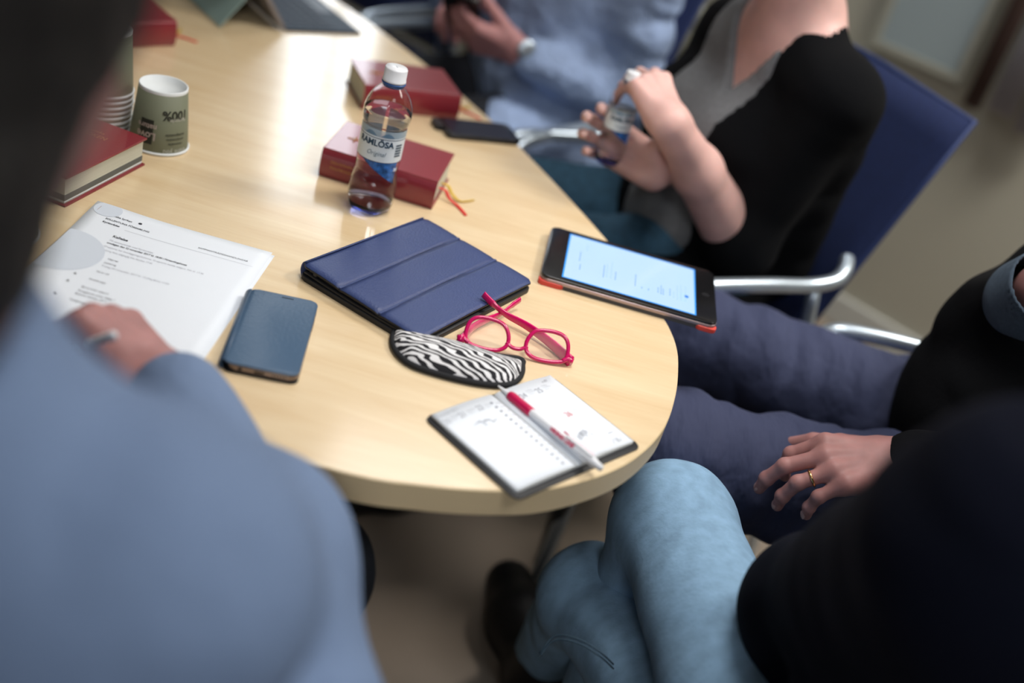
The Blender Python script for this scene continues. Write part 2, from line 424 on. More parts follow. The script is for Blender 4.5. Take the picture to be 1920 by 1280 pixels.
def head_parts(parent, hf, hairm, long=False, face=.035):
    C, F, U, L = hf.fr
    for s in (-1, 1):
        bm = BM(); bmesh.ops.create_uvsphere(bm, u_segments=16, v_segments=10, radius=.0125)
        bmesh.ops.translate(bm, verts=bm.verts, vec=C+F*.080+L*s*.033-U*.004)
        e = obj('eye', bm, mat('eye_white', (.7, .7, .68), rough=.2), parent, True)
        bm = BM(); bmesh.ops.create_uvsphere(bm, u_segments=12, v_segments=8, radius=.0062)
        bmesh.ops.translate(bm, verts=bm.verts, vec=C+F*.0875+L*s*.033-U*.004)
        obj('iris', bm, mat('iris', (.03, .04, .05), rough=.2), e, True)
    cap = union([el(C-F*.020+U*.008, (.106, .086, .108), F, L)]+([rc(C-F*.03-U*.02, C-F*.02-U*.12, .086, .080), rc(C-F*.02-U*.12, C-F*.01-U*.19, .080, .070)] if long else [rc(C-F*.055-U*.02, C-F*.06-U*.05, .06, .045)]), .03)
    def h(P):
        d = cap(P)+.003*vnoise(P*70, 5)
        fc = ((P-V3(C))@V3(F))-(face-((P-V3(C))@V3(U))*.25)
        return np.maximum(d, np.minimum(fc, .072-((P-V3(C))@V3(U))))
    h.bb = cap.bb
    return sdf_obj('hair', [(h, .005)], hairm, parent)

# ------------------------------------------------------------------ the room
WALLC = mat('painted_wall', (.40, .385, .32), rough=.9, bump=(120, .15, .001), vary=(1.5, .03))
FLOORC = mat('linoleum_floor', (.245, .20, .16), rough=.42, vary=(5, .06), bump=(60, .1, .0005))
TRIMC = mat('painted_trim', (.52, .53, .50), rough=.55)
CEILC = mat('ceiling_tiles', (.75, .75, .73), rough=.9)
RP = Vector((.9, 3.0, 0)); RA = math.radians(-35)
def room_obj(name, m, *boxes, kind=True):
    bm = BM()
    for b in boxes: box(bm, *b)
    o = obj(name, bm, m); o.location = RP; o.rotation_euler = (0, 0, RA)
    if kind: o['kind'] = 'structure'
    return o
X0, X1, Y0, HT = -4.6, 3.0, -5.6, 2.6
room_obj('floor', FLOORC, (X0, Y0, -.1, X1, 0, 0))
room_obj('ceiling', CEILC, (X0, Y0, HT, X1, 0, HT+.1))
WX0, WX1, WZ0, WZ1 = -2.66, -2.08, 1.25, 2.38
room_obj('wall_back', WALLC, (X0, 0, 0, WX0, .12, HT), (WX1, 0, 0, X1, .12, HT), (WX0, 0, 0, WX1, .12, WZ0), (WX0, 0, WZ1, WX1, .12, HT))
room_obj('wall_front', WALLC, (X0, Y0-.12, 0, X1, Y0, HT))
room_obj('wall_left', WALLC, (X0-.12, Y0, 0, X0, 0, HT))
room_obj('wall_right', WALLC, (X1, Y0, 0, X1+.12, 0, HT))
bb_ = room_obj('baseboard_back', TRIMC, (X0, -.018, 0, X1, 0, .085, .004))
wf = room_obj('window_1', TRIMC, (WX0-.05, -.02, WZ0-.05, WX0, .12, WZ1+.05), (WX1, -.02, WZ0-.05, WX1+.05, .12, WZ1+.05), (WX0, -.02, WZ1, WX1, .12, WZ1+.05), (WX0, -.10, WZ0-.04, WX1, .12, WZ0), (-2.39, .03, WZ0, -2.35, .09, WZ1))
for a, b in ((WX0, -2.39), (-2.35, WX1)):
    bm = BM(); box(bm, a, .055, WZ0, b, .065, WZ1)
    obj('window_pane', bm, mat('daylit_window_pane', (.8, .85, .9), rough=.1, emit=(.86, .93, 1.0), estr=5.0), wf)
def on_wall(px, py, off=0.0):
    """local wall coordinates (along the wall, height) seen at a pixel"""
    n = Vector((math.sin(-RA), math.cos(RA), 0)); d = Fw + R2*((px-960)/FPX) - U2*((py-640)/FPX)
    P = RP-n*off; t = (P-CAMP).dot(n)/d.dot(n); Q = CAMP+d*t-RP
    return Q.x*math.cos(RA)+Q.y*math.sin(RA), Q.z
# radiator under the window
rx, rz_ = on_wall(1284, 3, .10); rx2, rz2 = on_wall(1336, 31, .10)
rt = (rz_+rz2)/2; rd = thing('radiator', 'cream ribbed column radiator on the wall between the two seated people', 'radiator', RP, RA)
CREAM = mat('cream_enamel', (.42, .42, .33), rough=.35)
bm = BM(); box(bm, rx-.55, -.115, rt-.05, rx+.55, -.035, rt, .012); box(bm, rx-.55, -.115, .12, rx+.55, -.035, .17, .012); box(bm, rx-.54, -.045, .15, rx+.54, -.037, rt-.03)
obj('header', bm, CREAM, rd)
b0 = None
for i in range(30):
    xx = rx-.54+i*.0372
    if b0 is None:
        bm = BM(); box(bm, -.012, -.112, .14, .012, -.046, rt-.03, .010); b0 = obj('radiator_fin', bm, CREAM, rd); b0.location.x = xx
    else:
        c = b0.copy(); COL.objects.link(c); c.location.x = xx
bm = BM(); tube(bm, [(rx+.5, -.075, .12), (rx+.5, -.075, .0)], .009); obj('pipe', bm, CREAM, rd)
# pale board and hanging textile strips, plus a painted shadow gap, on the wall at the right
a0 = on_wall(1655, 75); a1 = on_wall(1800, 135); z0 = (a0[1]+a1[1])/2
nb = thing('pale_board', 'pale blue-grey board on the wall above the blue chair back', 'board', RP, RA)
bm = BM(); box(bm, a0[0], -.022, z0, a1[0], -.006, z0+.9); obj('board_panel', bm, mat('pale_board_face', (.30, .36, .38), rough=.6), nb)
bm = BM()
for q in ((a0[0]-.02, -.028, z0-.02, a1[0]+.02, -.001, z0), (a0[0]-.02, -.028, z0+.9, a1[0]+.02, -.001, z0+.92), (a0[0]-.02, -.028, z0, a0[0], -.001, z0+.9), (a1[0], -.028, z0, a1[0]+.02, -.001, z0+.9)): box(bm, *q)
obj('board_frame', bm, mat('board_frame_paint', (.33, .33, .28), rough=.6), nb)
def drape(name, px, py, wid, label, m, amp=.012):
    x, z = on_wall(px, py, .05); bm = BM(); N = 24; rows = []
    for zz in (z, z+.3, z+.9, HT-.05):
        rows.append([bm.verts.new((x+wid*k/N, -.05+amp*math.sin(k*1.7), zz)) for k in range(N+1)])
    for r in range(3):
        for k in range(N): bm.faces.new((rows[r][k], rows[r][k+1], rows[r+1][k+1], rows[r+1][k]))
    o = obj(name, bm, m, None, True); md = o.modifiers.new('s', 'SOLIDIFY'); md.thickness = .004
    o.location = RP; o.rotation_euler = (0, 0, RA); tag(o, label, 'curtain')
drape('curtain', 1850, 200, .07, 'narrow pale grey curtain strip hanging by the far right wall', mat('pale_curtain', (.36, .35, .38), rough=.9))
drape('curtain', 1808, 195, .035, 'thin dark reddish brown strip painted for the shadow gap left of the pale curtains', mat('shadow_gap_brown', (.10, .06, .05), rough=.9))  # dark strip standing for the shadow gap beside the pale curtains
drape('curtain', 1898, 240, .10, 'pale curtain strip at the right edge of the picture', mat('pale_curtain', (0, 0, 0)))
# ceiling lights; the last two house added fill lights
def ceiling_light(x, y, s, label):
    t = thing('ceiling_light', label, 'lamp', (x, y, HT))
    bm = BM()
    for q in ((-s/2-.03, -s/2-.03, -.06, s/2+.03, -s/2, 0), (-s/2-.03, s/2, -.06, s/2+.03, s/2+.03, 0), (-s/2-.03, -s/2, -.06, -s/2, s/2, 0), (s/2, -s/2, -.06, s/2+.03, s/2, 0)): box(bm, *q)
    obj('lamp_frame', bm, WHITEPL, t)
    bm = BM(); box(bm, -s/2, -s/2, -.03, s/2, s/2, -.02); obj('diffuser', bm, mat('lamp_diffuser', (.9, .9, .9), emit=(1, .97, .93), estr=2), t)
ceiling_light(.14, 1.32, .6, 'square ceiling lamp over the near end of the table')
ceiling_light(-.2, 3.0, .6, 'square ceiling lamp over the far end of the table')
ceiling_light(1.5, 1.9, .6, 'square ceiling lamp over the floor by the wall')
ceiling_light(.3, -1.7, .6, 'square lamp added for the fill light far behind the camera side of the table')
ceiling_light(.75, .1, .6, 'square lamp added for the fill light behind the camera side of the table')

# ------------------------------------------------------------------ the table
TZ = .73
outline = [(.198, 1.177), (.1955, 1.222), (.187, 1.262), (.172, 1.302), (.140, 1.372), (.085, 1.476), (-.02, 1.64), (-.137, 1.80), (-.33, 2.02), (-.526, 2.205), (-.80, 2.42), (-1.2, 2.58), (-1.6, 2.5), (-1.85, 2.15), (-1.8, 1.7), (-1.5, 1.28), (-1.1, 1.0), (-.7, .86), (-.4, .818), (-.135, .812), (-.037, .829), (.04, .858), (.084, .886), (.130, .932), (.162, .982), (.185, 1.043), (.196, 1.115)]
pts = [(p.x, p.y) for p in catmull([(x, y, 0) for x, y in outline], 10, True)]
tb = thing('conference_table', 'pale birch veneer meeting table with rounded end and thick edge', 'table', (0, 0, 0))
bm = BM(); n = len(pts)
cx = sum(p[0] for p in pts)/n; cy = sum(p[1] for p in pts)/n
def ins(p, d):
    v = Vector((cx-p[0], cy-p[1])); v.normalize(); return (p[0]+v.x*d, p[1]+v.y*d)
lay = [(0.0012, TZ), (0.0, TZ-.0012), (0, TZ-.0305), (.0012, TZ-.032)]
rings = [[bm.verts.new((*ins(p, d), z)) for p in pts] for d, z in lay]
f = bm.faces.new(rings[0]); f.material_index = 0
for a in range(3):
    for i in range(n):
        q = bm.faces.new((rings[a][i], rings[a+1][i], rings[a+1][(i+1) % n], rings[a][(i+1) % n])); q.material_index = 1
f = bm.faces.new(rings[3][::-1]); f.material_index = 1
obj('tabletop', bm, [WOOD, EDGE], tb)
bm = BM(); tube(bm, [(.17, 1.62, .01), (.16, 1.55, .2), (.10, 1.46, .55), (.06, 1.42, .70)], .016, 12); obj('leg', bm, STEEL, tb, True)
for (x, y) in ((-.55, 1.25), (-1.45, 1.9), (-.7, 2.0)):
    bm = BM(); tube(bm, [(x, y, .0), (x, y, .70)], .022, 14); obj('leg', bm, STEEL, tb, True)

# ------------------------------------------------------------------ books
def book(label, o, a, w=.161, l=.115, h=.042, fore=False, gilt=True, ribbons=True, lx=0):
    """fit: corner o, direction angle a of the long side (u), v points to the viewer"""
    u = Vector((math.cos(a), math.sin(a), 0)); v = Vector((math.sin(a), -math.cos(a), 0))
    c = Vector((*o, TZ))+u*w/2+v*l/2
    rz = math.atan2(v.y, v.x) if fore else a+math.pi/2
    t = thing('red_book', label, 'book', c, rz, 'dark red hymn books on the table')
    H, W_ = w, l          # local: x from spine (-) to fore edge (+), y = up of the cover
    ct = .0026
    bm = BM()
    # one wrap-around cover: back board, rounded spine, front board
    box(bm, -W_/2+.004, -H/2, 0, W_/2, H/2, ct, .0008); box(bm, -W_/2+.004, -H/2, h-ct, W_/2, H/2, h, .0008)
    N = 10; prof = []
    for i in range(N+1):
        th = math.pi/2+math.pi*i/N; prof.append((-W_/2+.0065+.0065*math.cos(th)*1.0, h/2+(h/2)*math.sin(th)))
    for s, k in ((0, 0),):
        outer = [(x, z) for x, z in prof]; inner = [(x+.0024 if 0 < i < N else x, max(ct*.9, min(h-ct*.9, z))) for i, (x, z) in enumerate(prof)]
        A = [bm.verts.new((x, -H/2, z)) for x, z in outer]; B = [bm.verts.new((x, H/2, z)) for x, z in outer]
        A2 = [bm.verts.new((x, -H/2, z)) for x, z in inner]; B2 = [bm.verts.new((x, H/2, z)) for x, z in inner]
        for i in range(N):
            bm.faces.new((A[i], A[i+1], B[i+1], B[i])); bm.faces.new((A2[i], B2[i], B2[i+1], A2[i+1]))
            bm.faces.new((A[i], A2[i], A2[i+1], A[i+1])); bm.faces.new((B[i], B[i+1], B2[i+1], B2[i]))
    obj('cover', bm, BOOKR, t)
    bm = BM(); box(bm, -W_/2+.004, -H/2+.003, ct, W_/2-.0035, H/2-.003, h-ct); pb = obj('page_block', bm, PAGES, t)
    if fore:
        bm = BM(); box(bm, -W_/2+.006, -H/2+.0026, .0065, W_/2-.0031, H/2-.0026, .0135); obj('grey_page_section', bm, mat('grey_page_edges', (.13, .14, .13), rough=.8, bump=(5, .3, .001, (1, 1, 300))), pb)
        bm = BM(); box(bm, -W_/2+.006, -H/2+.0025, .0043, W_/2-.0030, H/2-.0025, .0052); obj('endpaper', bm, WHITEP, pb)
    if gilt:
        if fore:
            text('lettering', 'Den svenska', .0085, GOLD, t, (-.004, .047, h+.0001), 0, 'CENTER'); text('lettering', 'PSALMBOKEN', .0115, GOLD, t, (-.004, .034, h+.0001), 0, 'CENTER', .9)
        else:
            bm = BM()
            tube(bm, [(0, .032, h+.0002), (0, .062, h+.0002)], .0012, 6); tube(bm, [(-.009, .052, h+.0002), (.009, .052, h+.0002)], .0012, 6)
            obj('gilt_cross', bm, GOLD, t)
            text('lettering', 'PSALMBOKEN', .0085, GOLD, t, (0, .022, h+.0001), 0, 'CENTER')
            mm = Matrix.Translation((-W_/2-.0003, .066, h/2+.003)) @ Matrix.Rotation(-math.pi/2, 4, 'Y') @ Matrix.Rotation(0, 4, 'Z')
            for k, s_ in enumerate(('DEN SVENSKA', 'PSALMBOKEN')):
                mt = Matrix(((0, 0, -1, -W_/2-.0003), (-1, 0, 0, .066), (0, 1, 0, h/2+.003-k*.008), (0, 0, 0, 1)))
                text('spine_lettering', s_, .0052, GOLD, t, mtx=mt)
    if ribbons:
        for k, (m, dx, bend) in enumerate(((RIBR, -.012, .030), (RIBY, .006, .022))):
            P = catmull([(dx, -H/2+.01, h*.35), (dx+.002, -H/2-.006, h*.33), (dx-.004, -H/2-.016, h*.14), (dx-.010-lx*.5, -H/2-.030, .002), (dx-bend*(1 if k == 0 else -.4), -H/2-.046, .0012)], 6)
            bm = BM(); tube(bm, P, .0026, 8, flat=(Vector((0, .3, 1)).normalized(), .22)); obj('ribbon_marker', bm, m, t, True)
    return t
book('red book lying behind the clear bottle with ribbons at its right end', (-.315, 1.5157), -.0133)
book('red book farthest right, beside the table edge and the dark phone', (-.3841, 1.779), .4948)
book('red book at the left whose thick cream page edge faces the room', (-.648, 1.1435), 1.4141, fore=True, h=.038, ribbons=False)
book('dark red book near the top left corner with a ribbon tail', (-.8377, 1.6605), .8737, gilt=False)

# ------------------------------------------------------------------ paper cups
def wrap(r0, r1, H, zc, flip):
    """maps flat text (x right, y up) round a cone; r0 at z=0 and r1 at z=H"""
    def fn(co):
        z = zc+(-co.y if flip else co.y); r = r0+(r1-r0)*z/H+.0003+co.z
        a = (co.x if not flip else -co.x)/r
        return Vector((r*math.sin(a), -r*math.cos(a), z))
    return fn
def make_cup(label, loc, rz, group=None, printed=True):
    t = thing('paper_cup', label, 'cup', loc, rz, group); H = .083; R0, R1 = .0385, .0305
    bm = BM(); lathe(bm, [(R0-.0012, .002), (R0-.0006, .004), (R1, H), (R1-.0015, H), (R1-.002, H-.007), (.0001, H-.0072)], 48); obj('sleeve', bm, [CUPG], t, True)
    bm = BM(); lathe(bm, [(R0-.002, .0006), (R0-.0004, 0), (R0+.0012, .0012), (R0+.0014, .0030), (R0-.0002, .0042), (R0-.0018, .0035)], 48); obj('rolled_rim', bm, CUPW, t, True)
    bm = BM(); lathe(bm, [(R1+.0003, H-.004), (R1+.0004, H+.0004), (R1-.0006, H+.0012), (R1-.0020, H+.0004), (R1-.0024, H-.006), (.0001, H-.0062)], 48); obj('base', bm, CUPW, t, True)
    if printed:
        def tx(s, size, ang, z, m, al='LEFT', bold=0):
            g = wrap(R0, R1, H, z, True); q = Matrix.Rotation(ang, 4, 'Z')
            text('lettering', s, size, m, t, (0, 0, 0), 0, al, fn=lambda co: q @ g(co), bold=bold)
        tx('100%', .017, .62, .060, CUPD, 'CENTER', .0004); tx('fairtrade', .007, .70, .050, CUPL, 'CENTER')
        tx('biodegradable', .005, .62, .030, CUPD, 'CENTER'); tx('compostable', .005, .62, .024, CUPD, 'CENTER'); tx('renewable', .005, .62, .018, CUPD, 'CENTER'); tx('thank you', .0085, .62, .009, CUPL, 'CENTER')
        # dark label patch with pale words
        bm = BM(); N = 10; a0, a1 = -.72, -.22; A = []; B = []
        for i in range(N+1):
            a = a0+(a1-a0)*i/N
            for L_, z in ((A, .014), (B, .046)):
                r = R0+(R1-R0)*z/H+.00025; L_.append(bm.verts.new((r*math.sin(a), -r*math.cos(a), z)))
        for i in range(N): bm.faces.new((A[i], A[i+1], B[i+1], B[i]))
        obj('dark_print_patch', bm, CUPD, t)
        tx('Love', .0135, -.47, .018+.011, mat('pink_grey_print', (.50, .42, .40)), 'CENTER', .0003); tx('nature', .0100, -.47, .040, mat('pink_grey_print', (0, 0, 0)), 'CENTER', .0002)
    return t
cup = make_cup('olive grey paper cup standing upside down alone right of the book', (-.5224, 1.3555, TZ), math.atan2(1.3555, .5224)-math.pi/2+.0)
cup.rotation_euler.z = math.atan2(.5224, 1.3555)
sb = at(188, 232, TZ)
plain = make_cup('paper cup of the stack at the left, bottom of the stack', (sb.x, sb.y, TZ), 1.9, 'upside-down paper cups stacked behind the book', False)
names = ['second', 'third', 'fourth', 'fifth', 'sixth', 'seventh', 'topmost']
for i, nm in enumerate(names):
    dup(plain, (sb.x+.0006*math.sin(i*2), sb.y, TZ+.0072*(i+1)), 1.9+i*.7, 'paper cup of the stack at the left, %s' % (nm+' from below' if nm != 'topmost' else nm))
c3 = at(2, 438, TZ)
make_cup('paper cup at the left edge beside the white sheet, half hidden', (c3.x, c3.y, TZ), .5, None, False)

# ------------------------------------------------------------------ printed sheets
def sheet(label, o, a, lift, marks):
    """A4 sheet; o = top left corner, x along the top edge, y down the page (negative)"""
    t = thing('printed_sheet', label, 'paper', (o[0], o[1], TZ), a)
    bm = BM(); W_, H_ = .210, .297; nx, ny = 14, 20; G = []
    def zf(x, y): return lift+.0018*math.exp(-((x)/.05)**2)+.0025*math.exp(-((x/.06)**2+((y+.0)/.06)**2))+.002*max(0, (-y-.2)/.1)**2*max(0, 1-x/.2)
    for j in range(ny+1): G.append([bm.verts.new((W_*i/nx, -H_*j/ny, zf(W_*i/nx, -H_*j/ny))) for i in range(nx+1)])
    for j in range(ny):
        for i in range(nx): bm.faces.new((G[j][i], G[j+1][i], G[j+1][i+1], G[j][i+1]))
    s = obj('page', bm, WHITEP, t, True); md = s.modifiers.new('s', 'SOLIDIFY'); md.thickness = .0003; md.offset = -1
    if marks: marks(t, lambda co: Vector((co.x, co.y, zf(co.x, co.y)+.00022)))
    return t
def print_marks(t, fn):
    def ln(s, x, y, size, m=INK, al='LEFT', sx=1, bold=0): text('print_line', s, size, m, t, (x, y, 0), 0, al, sx, 0, fn, 0, bold)
    def patch(pts):
        bm = BM(); c = Vector((sum(p[0] for p in pts)/len(pts), sum(p[1] for p in pts)/len(pts), 0)); R_ = []
        for q in (1, .8, .6, .4, .2): R_.append([bm.verts.new(fn(c.lerp(Vector((x, y, 0)), q))+Vector((0, 0, .00004))) for x, y in pts])
        for a_, b_ in zip(R_, R_[1:]):
            for i in range(len(pts)): bm.faces.new((a_[i], a_[(i+1) % len(pts)], b_[(i+1) % len(pts)], b_[i]))
        bm.faces.new(R_[-1])
        obj('grey_tint_mark', bm, SHADE, t)
    patch([(max(.0008, .018+.016*math.cos(a)), min(-.0008, -.013+.016*math.sin(a))) for a in [i*math.pi/14 for i in range(28)]])
    patch([(max(.0008, .010+.045*math.cos(a)), -.118+.045*math.sin(a)) for a in [i*math.pi/18 for i in range(36)]])
    bm = BM(); tube(bm, [fn(Vector((.008, -.020, 0))), fn(Vector((.0085, -.010, 0)))], .0003, 6); obj('staple', bm, SILVER, t)
    ln('Svenska kyrkan', .023, -.024, .0052, INK, bold=.0001, sx=.85); ln('SOLLENTUNA FÖRSAMLING', .023, -.034, .0048, INK, bold=.0001, sx=.85); ln('Kyrkorådet', .023, -.042, .0050, INK, bold=.00015, sx=.85)
    bm = BM(); bmesh.ops.create_circle(bm, cap_ends=True, segments=12, radius=.0022)
    for v in bm.verts: v.co = fn(v.co+Vector((.059, -.0205, 0)))
    obj('emblem', bm, INK, t)
    ln('SAMMANTRÄDESHANDLINGAR', .133, -.037, .0048, INK, sx=.86)
    for y, x0, x1 in ((-.0445, .050, .200),):
        bm = BM(); N_ = 12; up_ = [bm.verts.new(fn(Vector((x0+(x1-x0)*k/N_, y+.0003, 0)))) for k in range(N_+1)]; lo_ = [bm.verts.new(fn(Vector((x0+(x1-x0)*k/N_, y, 0)))) for k in range(N_+1)]
        for k in range(N_): bm.faces.new((lo_[k], lo_[k+1], up_[k+1], up_[k]))
        obj('rule', bm, INKG, t)
    ln('Kallelse', .045, -.066, .0066, INK, bold=.0002, sx=.85)
    ln('Till sammanträde med Kyrkorådet', .045, -.0755, .0048, INKG, sx=.75); ln('onsdagen den 22 november 2017 kl. 18.00 i Församlingshuset', .045, -.0815, .0048, INK, bold=.00012, sx=.76)
    ln('Grupperna har överläggningsutrymme. Grupperna samlas tidigare, från kl. 17.00', .045, -.090, .0046, INKG, sx=.76)
    ln('Förtäring finns tillgänglig från klockan 17.45', .045, -.098, .0046, INKG, sx=.72)
    for i, (s_, y) in enumerate((('Upprop', -.113), ('Justering', -.122), ('Fredag 24 november 2017 kl. 13 (Maj-Britt) 13.00', -.1295), ('Val av tid', -.143), ('Anmälningar', -.161), ('Ekonomisk rapport', -.179), ('Föregående möte, bilaga 1', -.1875), ('Bokslut oktober 2017', -.194), ('Fastigheter', -.207))):
        ln(s_, .0595, y, .0046, INKG if i == 2 else INK, sx=.8)
    for i, y in enumerate((-.109, -.118, -.141, -.159, -.176, -.204)): ln(str(i+1)+'.', .042, y, .0050, INK, bold=.0002)
ang = .0391
sheet('plain lower sheet sticking out along the right side under the printed agenda', (-.5045, 1.1505), ang-.006, .0004, None)
sheet('white A4 agenda sheet covered with lines of print on the table at the left', (-.5087, 1.1529), ang, .0014, print_marks)

# ------------------------------------------------------------------ slate blue phone in its flip cover
a = .1592; o = Vector((-.2889, 1.0559, TZ)); u = Vector((math.cos(a), math.sin(a), 0)); v = Vector((math.sin(a), -math.cos(a), 0)); W_, L_ = .0745, .1485
t = thing('mobile_phone', 'phone in a slate blue leather flip cover right of the agenda sheet', 'phone', o+u*W_/2+v*L_/2, a)
bm = BM(); prism(bm, rrect(W_-.003, L_-.002, .010, cx=.0015), .0022, .0088, .0015); obj('phone_body', bm, PHONES, t, True)
bm = BM()
prism(bm, rrect(W_, L_, .007), .0, .0021, .0006)
obj('cover_back', bm, BLACKL, t)
bm = BM(); prism(bm, rrect(W_, L_, .009), .0093, .0112, .0007); obj('cover_front', bm, PHONEL, t, True)
bm = BM(); N = 10; rows = []
for yy in (-L_/2+.004, L_/2-.004):
    rows.append([bm.verts.new((-W_/2+.002-.0054*math.sin(math.pi*i/N), yy, .0056+.0056*math.cos(math.pi*i/N))) for i in range(N+1)])
for i in range(N): bm.faces.new((rows[0][i], rows[0][i+1], rows[1][i+1], rows[1][i]))
sp = obj('cover_spine', bm, PHONEL, t, True); md = sp.modifiers.new('s', 'SOLIDIFY'); md.thickness = .0012; md.offset = 1
bm = BM(); prism(bm, rrect(.013, .0016, .0007, cx=.004, cy=L_/2-.006), .0112, .01135); obj('speaker_slot', bm, BLACKP, t)
bm = BM(); box(bm, -.006, -L_/2+.0012-.0006, .0042, .004, -L_/2+.002, .0066, .0005); obj('charging_port', bm, BLACKP, t)
bm = BM(); r = bmesh.ops.create_cone(bm, cap_ends=True, segments=14, radius1=.0019, radius2=.0019, depth=.002); bmesh.ops.rotate(bm, verts=bm.verts, matrix=Matrix.Rotation(math.pi/2, 3, 'X')); bmesh.ops.translate(bm, verts=bm.verts, vec=(-.020, -L_/2+.0013, .0056)); obj('headphone_socket', bm, BLACKP, t)
for k in range(5):
    bm = BM(); box(bm, .012+k*.003, -L_/2+.0005, .0048, .0135+k*.003, -L_/2+.002, .0062); obj('speaker_hole', bm, BLACKP, t)
bm = BM(); box(bm, W_/2-.001, L_/2-.052, .0045, W_/2+.0006, L_/2-.030, .0065, .0004); obj('side_button', bm, PHONES, t)

# ------------------------------------------------------------------ blue tablet cover (closed tri-fold case)
a = 1.1237; o = Vector((-.2557, 1.1244, TZ)); W_, L_ = .2320, .1775
u = Vector((math.cos(a), math.sin(a), 0)); v = Vector((math.sin(a), -math.cos(a), 0))
t = thing('tablet_in_cover', 'closed tablet in a navy blue leather tri-fold cover in the middle of the table', 'tablet', o+u*W_/2+v*L_/2, a)
# local x along the spine edge (u), local y from far/right (-) ... spine at y=+L/2, opening side at y=-L/2
bm = BM(); prism(bm, rrect(W_, L_, .009), .0, .0065, .002); obj('back_shell', bm, BLACKL, t, True)
bm = BM(); prism(bm, rrect(W_-.012, L_-.012, .008), .0062, .0125, .001); obj('tablet', bm, mat('tablet_side', (.10, .09, .09), rough=.3, metal=.6), t, True)
# inner black binding along the short sides
bm = BM(); P = [(-W_/2+.004, L_/2-.006, .010), (-W_/2+.003, .03, .0085), (-W_/2+.003, -.04, .0088), (-W_/2+.004, -L_/2+.012, .0095)]
tube(bm, catmull(P, 6), .0022, 8); obj('edge_binding', bm, BLACKL, t, True)
bm = BM(); prism(bm, rrect(.012, .012, .003, cx=-W_/2+.010, cy=-L_/2+.016), .006, .0135, .001); prism(bm, rrect(.014, .008, .003, cx=-W_/2+.010, cy=L_/2-.020), .006, .0155, .001); obj('elastic_corner', bm, BLACKL, t)
PANW = L_/3
def panel_z(yy):   # the flap arches slightly, highest at the spine side
    s = (L_/2-yy)/L_; return .0205-.0045*s+.0005*math.sin(s*math.pi*3)**2
for k in range(3):
    y1 = L_/2-k*PANW-.0005; y0 = y1-PANW+.001; bm = BM(); nx, ny = 24, 8; top = []; bot = []
    for j in range(ny+1):
        yy = y0+(y1-y0)*j/ny; e = min(j, ny-j)/ny; rt_, rb_ = [], []
        for i in range(nx+1):
            x = -W_/2+W_*i/nx; x += 0
            cut_ = 0
            if k == 0 or k == 2:
                dy = (L_/2-abs(yy)); 
                if dy < .009: cut_ = .009-math.sqrt(max(0, .009**2-(.009-dy)**2))
            x = max(-W_/2+cut_, min(W_/2-cut_, x))
            z = panel_z(yy)-(.0010 if j in (0, ny) else 0)-.0015*(max(0, abs(x)/(W_/2)-.9)/.1)**2+.0006*math.sin(x*30+k)
            rt_.append(bm.verts.new((x, yy, z))); rb_.append(bm.verts.new((x, yy, z-.0026)))
        top.append(rt_); bot.append(rb_)
    for j in range(ny):
        for i in range(nx):
            for q in ((top[j][i], top[j][i+1], top[j+1][i+1], top[j+1][i]), (bot[j][i], bot[j+1][i], bot[j+1][i+1], bot[j][i+1])):
                try:
                    f = bm.faces.new(q); f.material_index = 0 if q[0] in top[j] else 1
                except ValueError: pass
    for j in range(ny):
        for i in (0, nx): f = bm.faces.new((top[j][i], top[j+1][i], bot[j+1][i], bot[j][i])); f.material_index = 1
    for i in range(nx):
        for j in (0, ny): f = bm.faces.new((top[j][i], top[j][i+1], bot[j][i+1], bot[j][i])); f.material_index = 1
    bmesh.ops.remove_doubles(bm, verts=bm.verts, dist=1e-6)
    obj('cover_panel', bm, [NAVYL, BLACKL], t, True)
for k in (1, 2):
    yy = L_/2-k*PANW; bm = BM(); box(bm, -W_/2+.001, yy-.0016, panel_z(yy)-.0032, W_/2-.001, yy+.0016, panel_z(yy)-.0012); obj('fold_seam', bm, NAVYL, t)
bm = BM(); N = 10; rows = []
for xx in (-W_/2+.006, W_/2-.006):
    rows.append([bm.verts.new((xx, L_/2-.004+.0060*math.sin(math.pi*i/N), .0102+.0100*math.cos(math.pi*i/N))) for i in range(N+1)])
for i in range(N): bm.faces.new((rows[0][i], rows[0][i+1], rows[1][i+1], rows[1][i]))
sp = obj('cover_spine', bm, NAVYL, t, True); md = sp.modifiers.new('s', 'SOLIDIFY'); md.thickness = .0015; md.offset = 1

# ------------------------------------------------------------------ small tablet with lit screen
a = .0211; o = Vector((.007, 1.4364, TZ)); W_, L_ = .2329, .153
u = Vector((math.cos(a), math.sin(a), 0)); v = Vector((math.sin(a), -math.cos(a), 0))
t = thing('small_tablet', 'small black tablet with a glowing document on its screen at the table edge', 'tablet', o+u*W_/2+v*L_/2, a)
bm = BM(); prism(bm, rrect(W_-.004, L_-.003, .010), .0, .0055, .001); obj('folded_case', bm, GREYP, t, True)
bm = BM(); prism(bm, rrect(W_, L_, .011), .0055, .0100, .0018); obj('silver_edge', bm, SILVER, t, True)
bm = BM(); prism(bm, rrect(W_-.001, L_-.001, .011), .0098, .0132, .0008); obj('black_bezel', bm, BLACKP, t, True)
for sx in (-1, 1):
    bm = BM(); prism(bm, [(sx*x, y) for x, y in rrect(.034 if sx < 0 else .027, .016, .006, cx=W_/2-.016 if sx < 0 else W_/2-.0125, cy=-L_/2+.0065)], -.0 , .0062, .0012); obj('red_case_corner', bm, REDP, t, True)
SCR = mat('lit_screen', (.02, .03, .05), rough=.12, emit=(.50, .70, 1.0), estr=1.02)
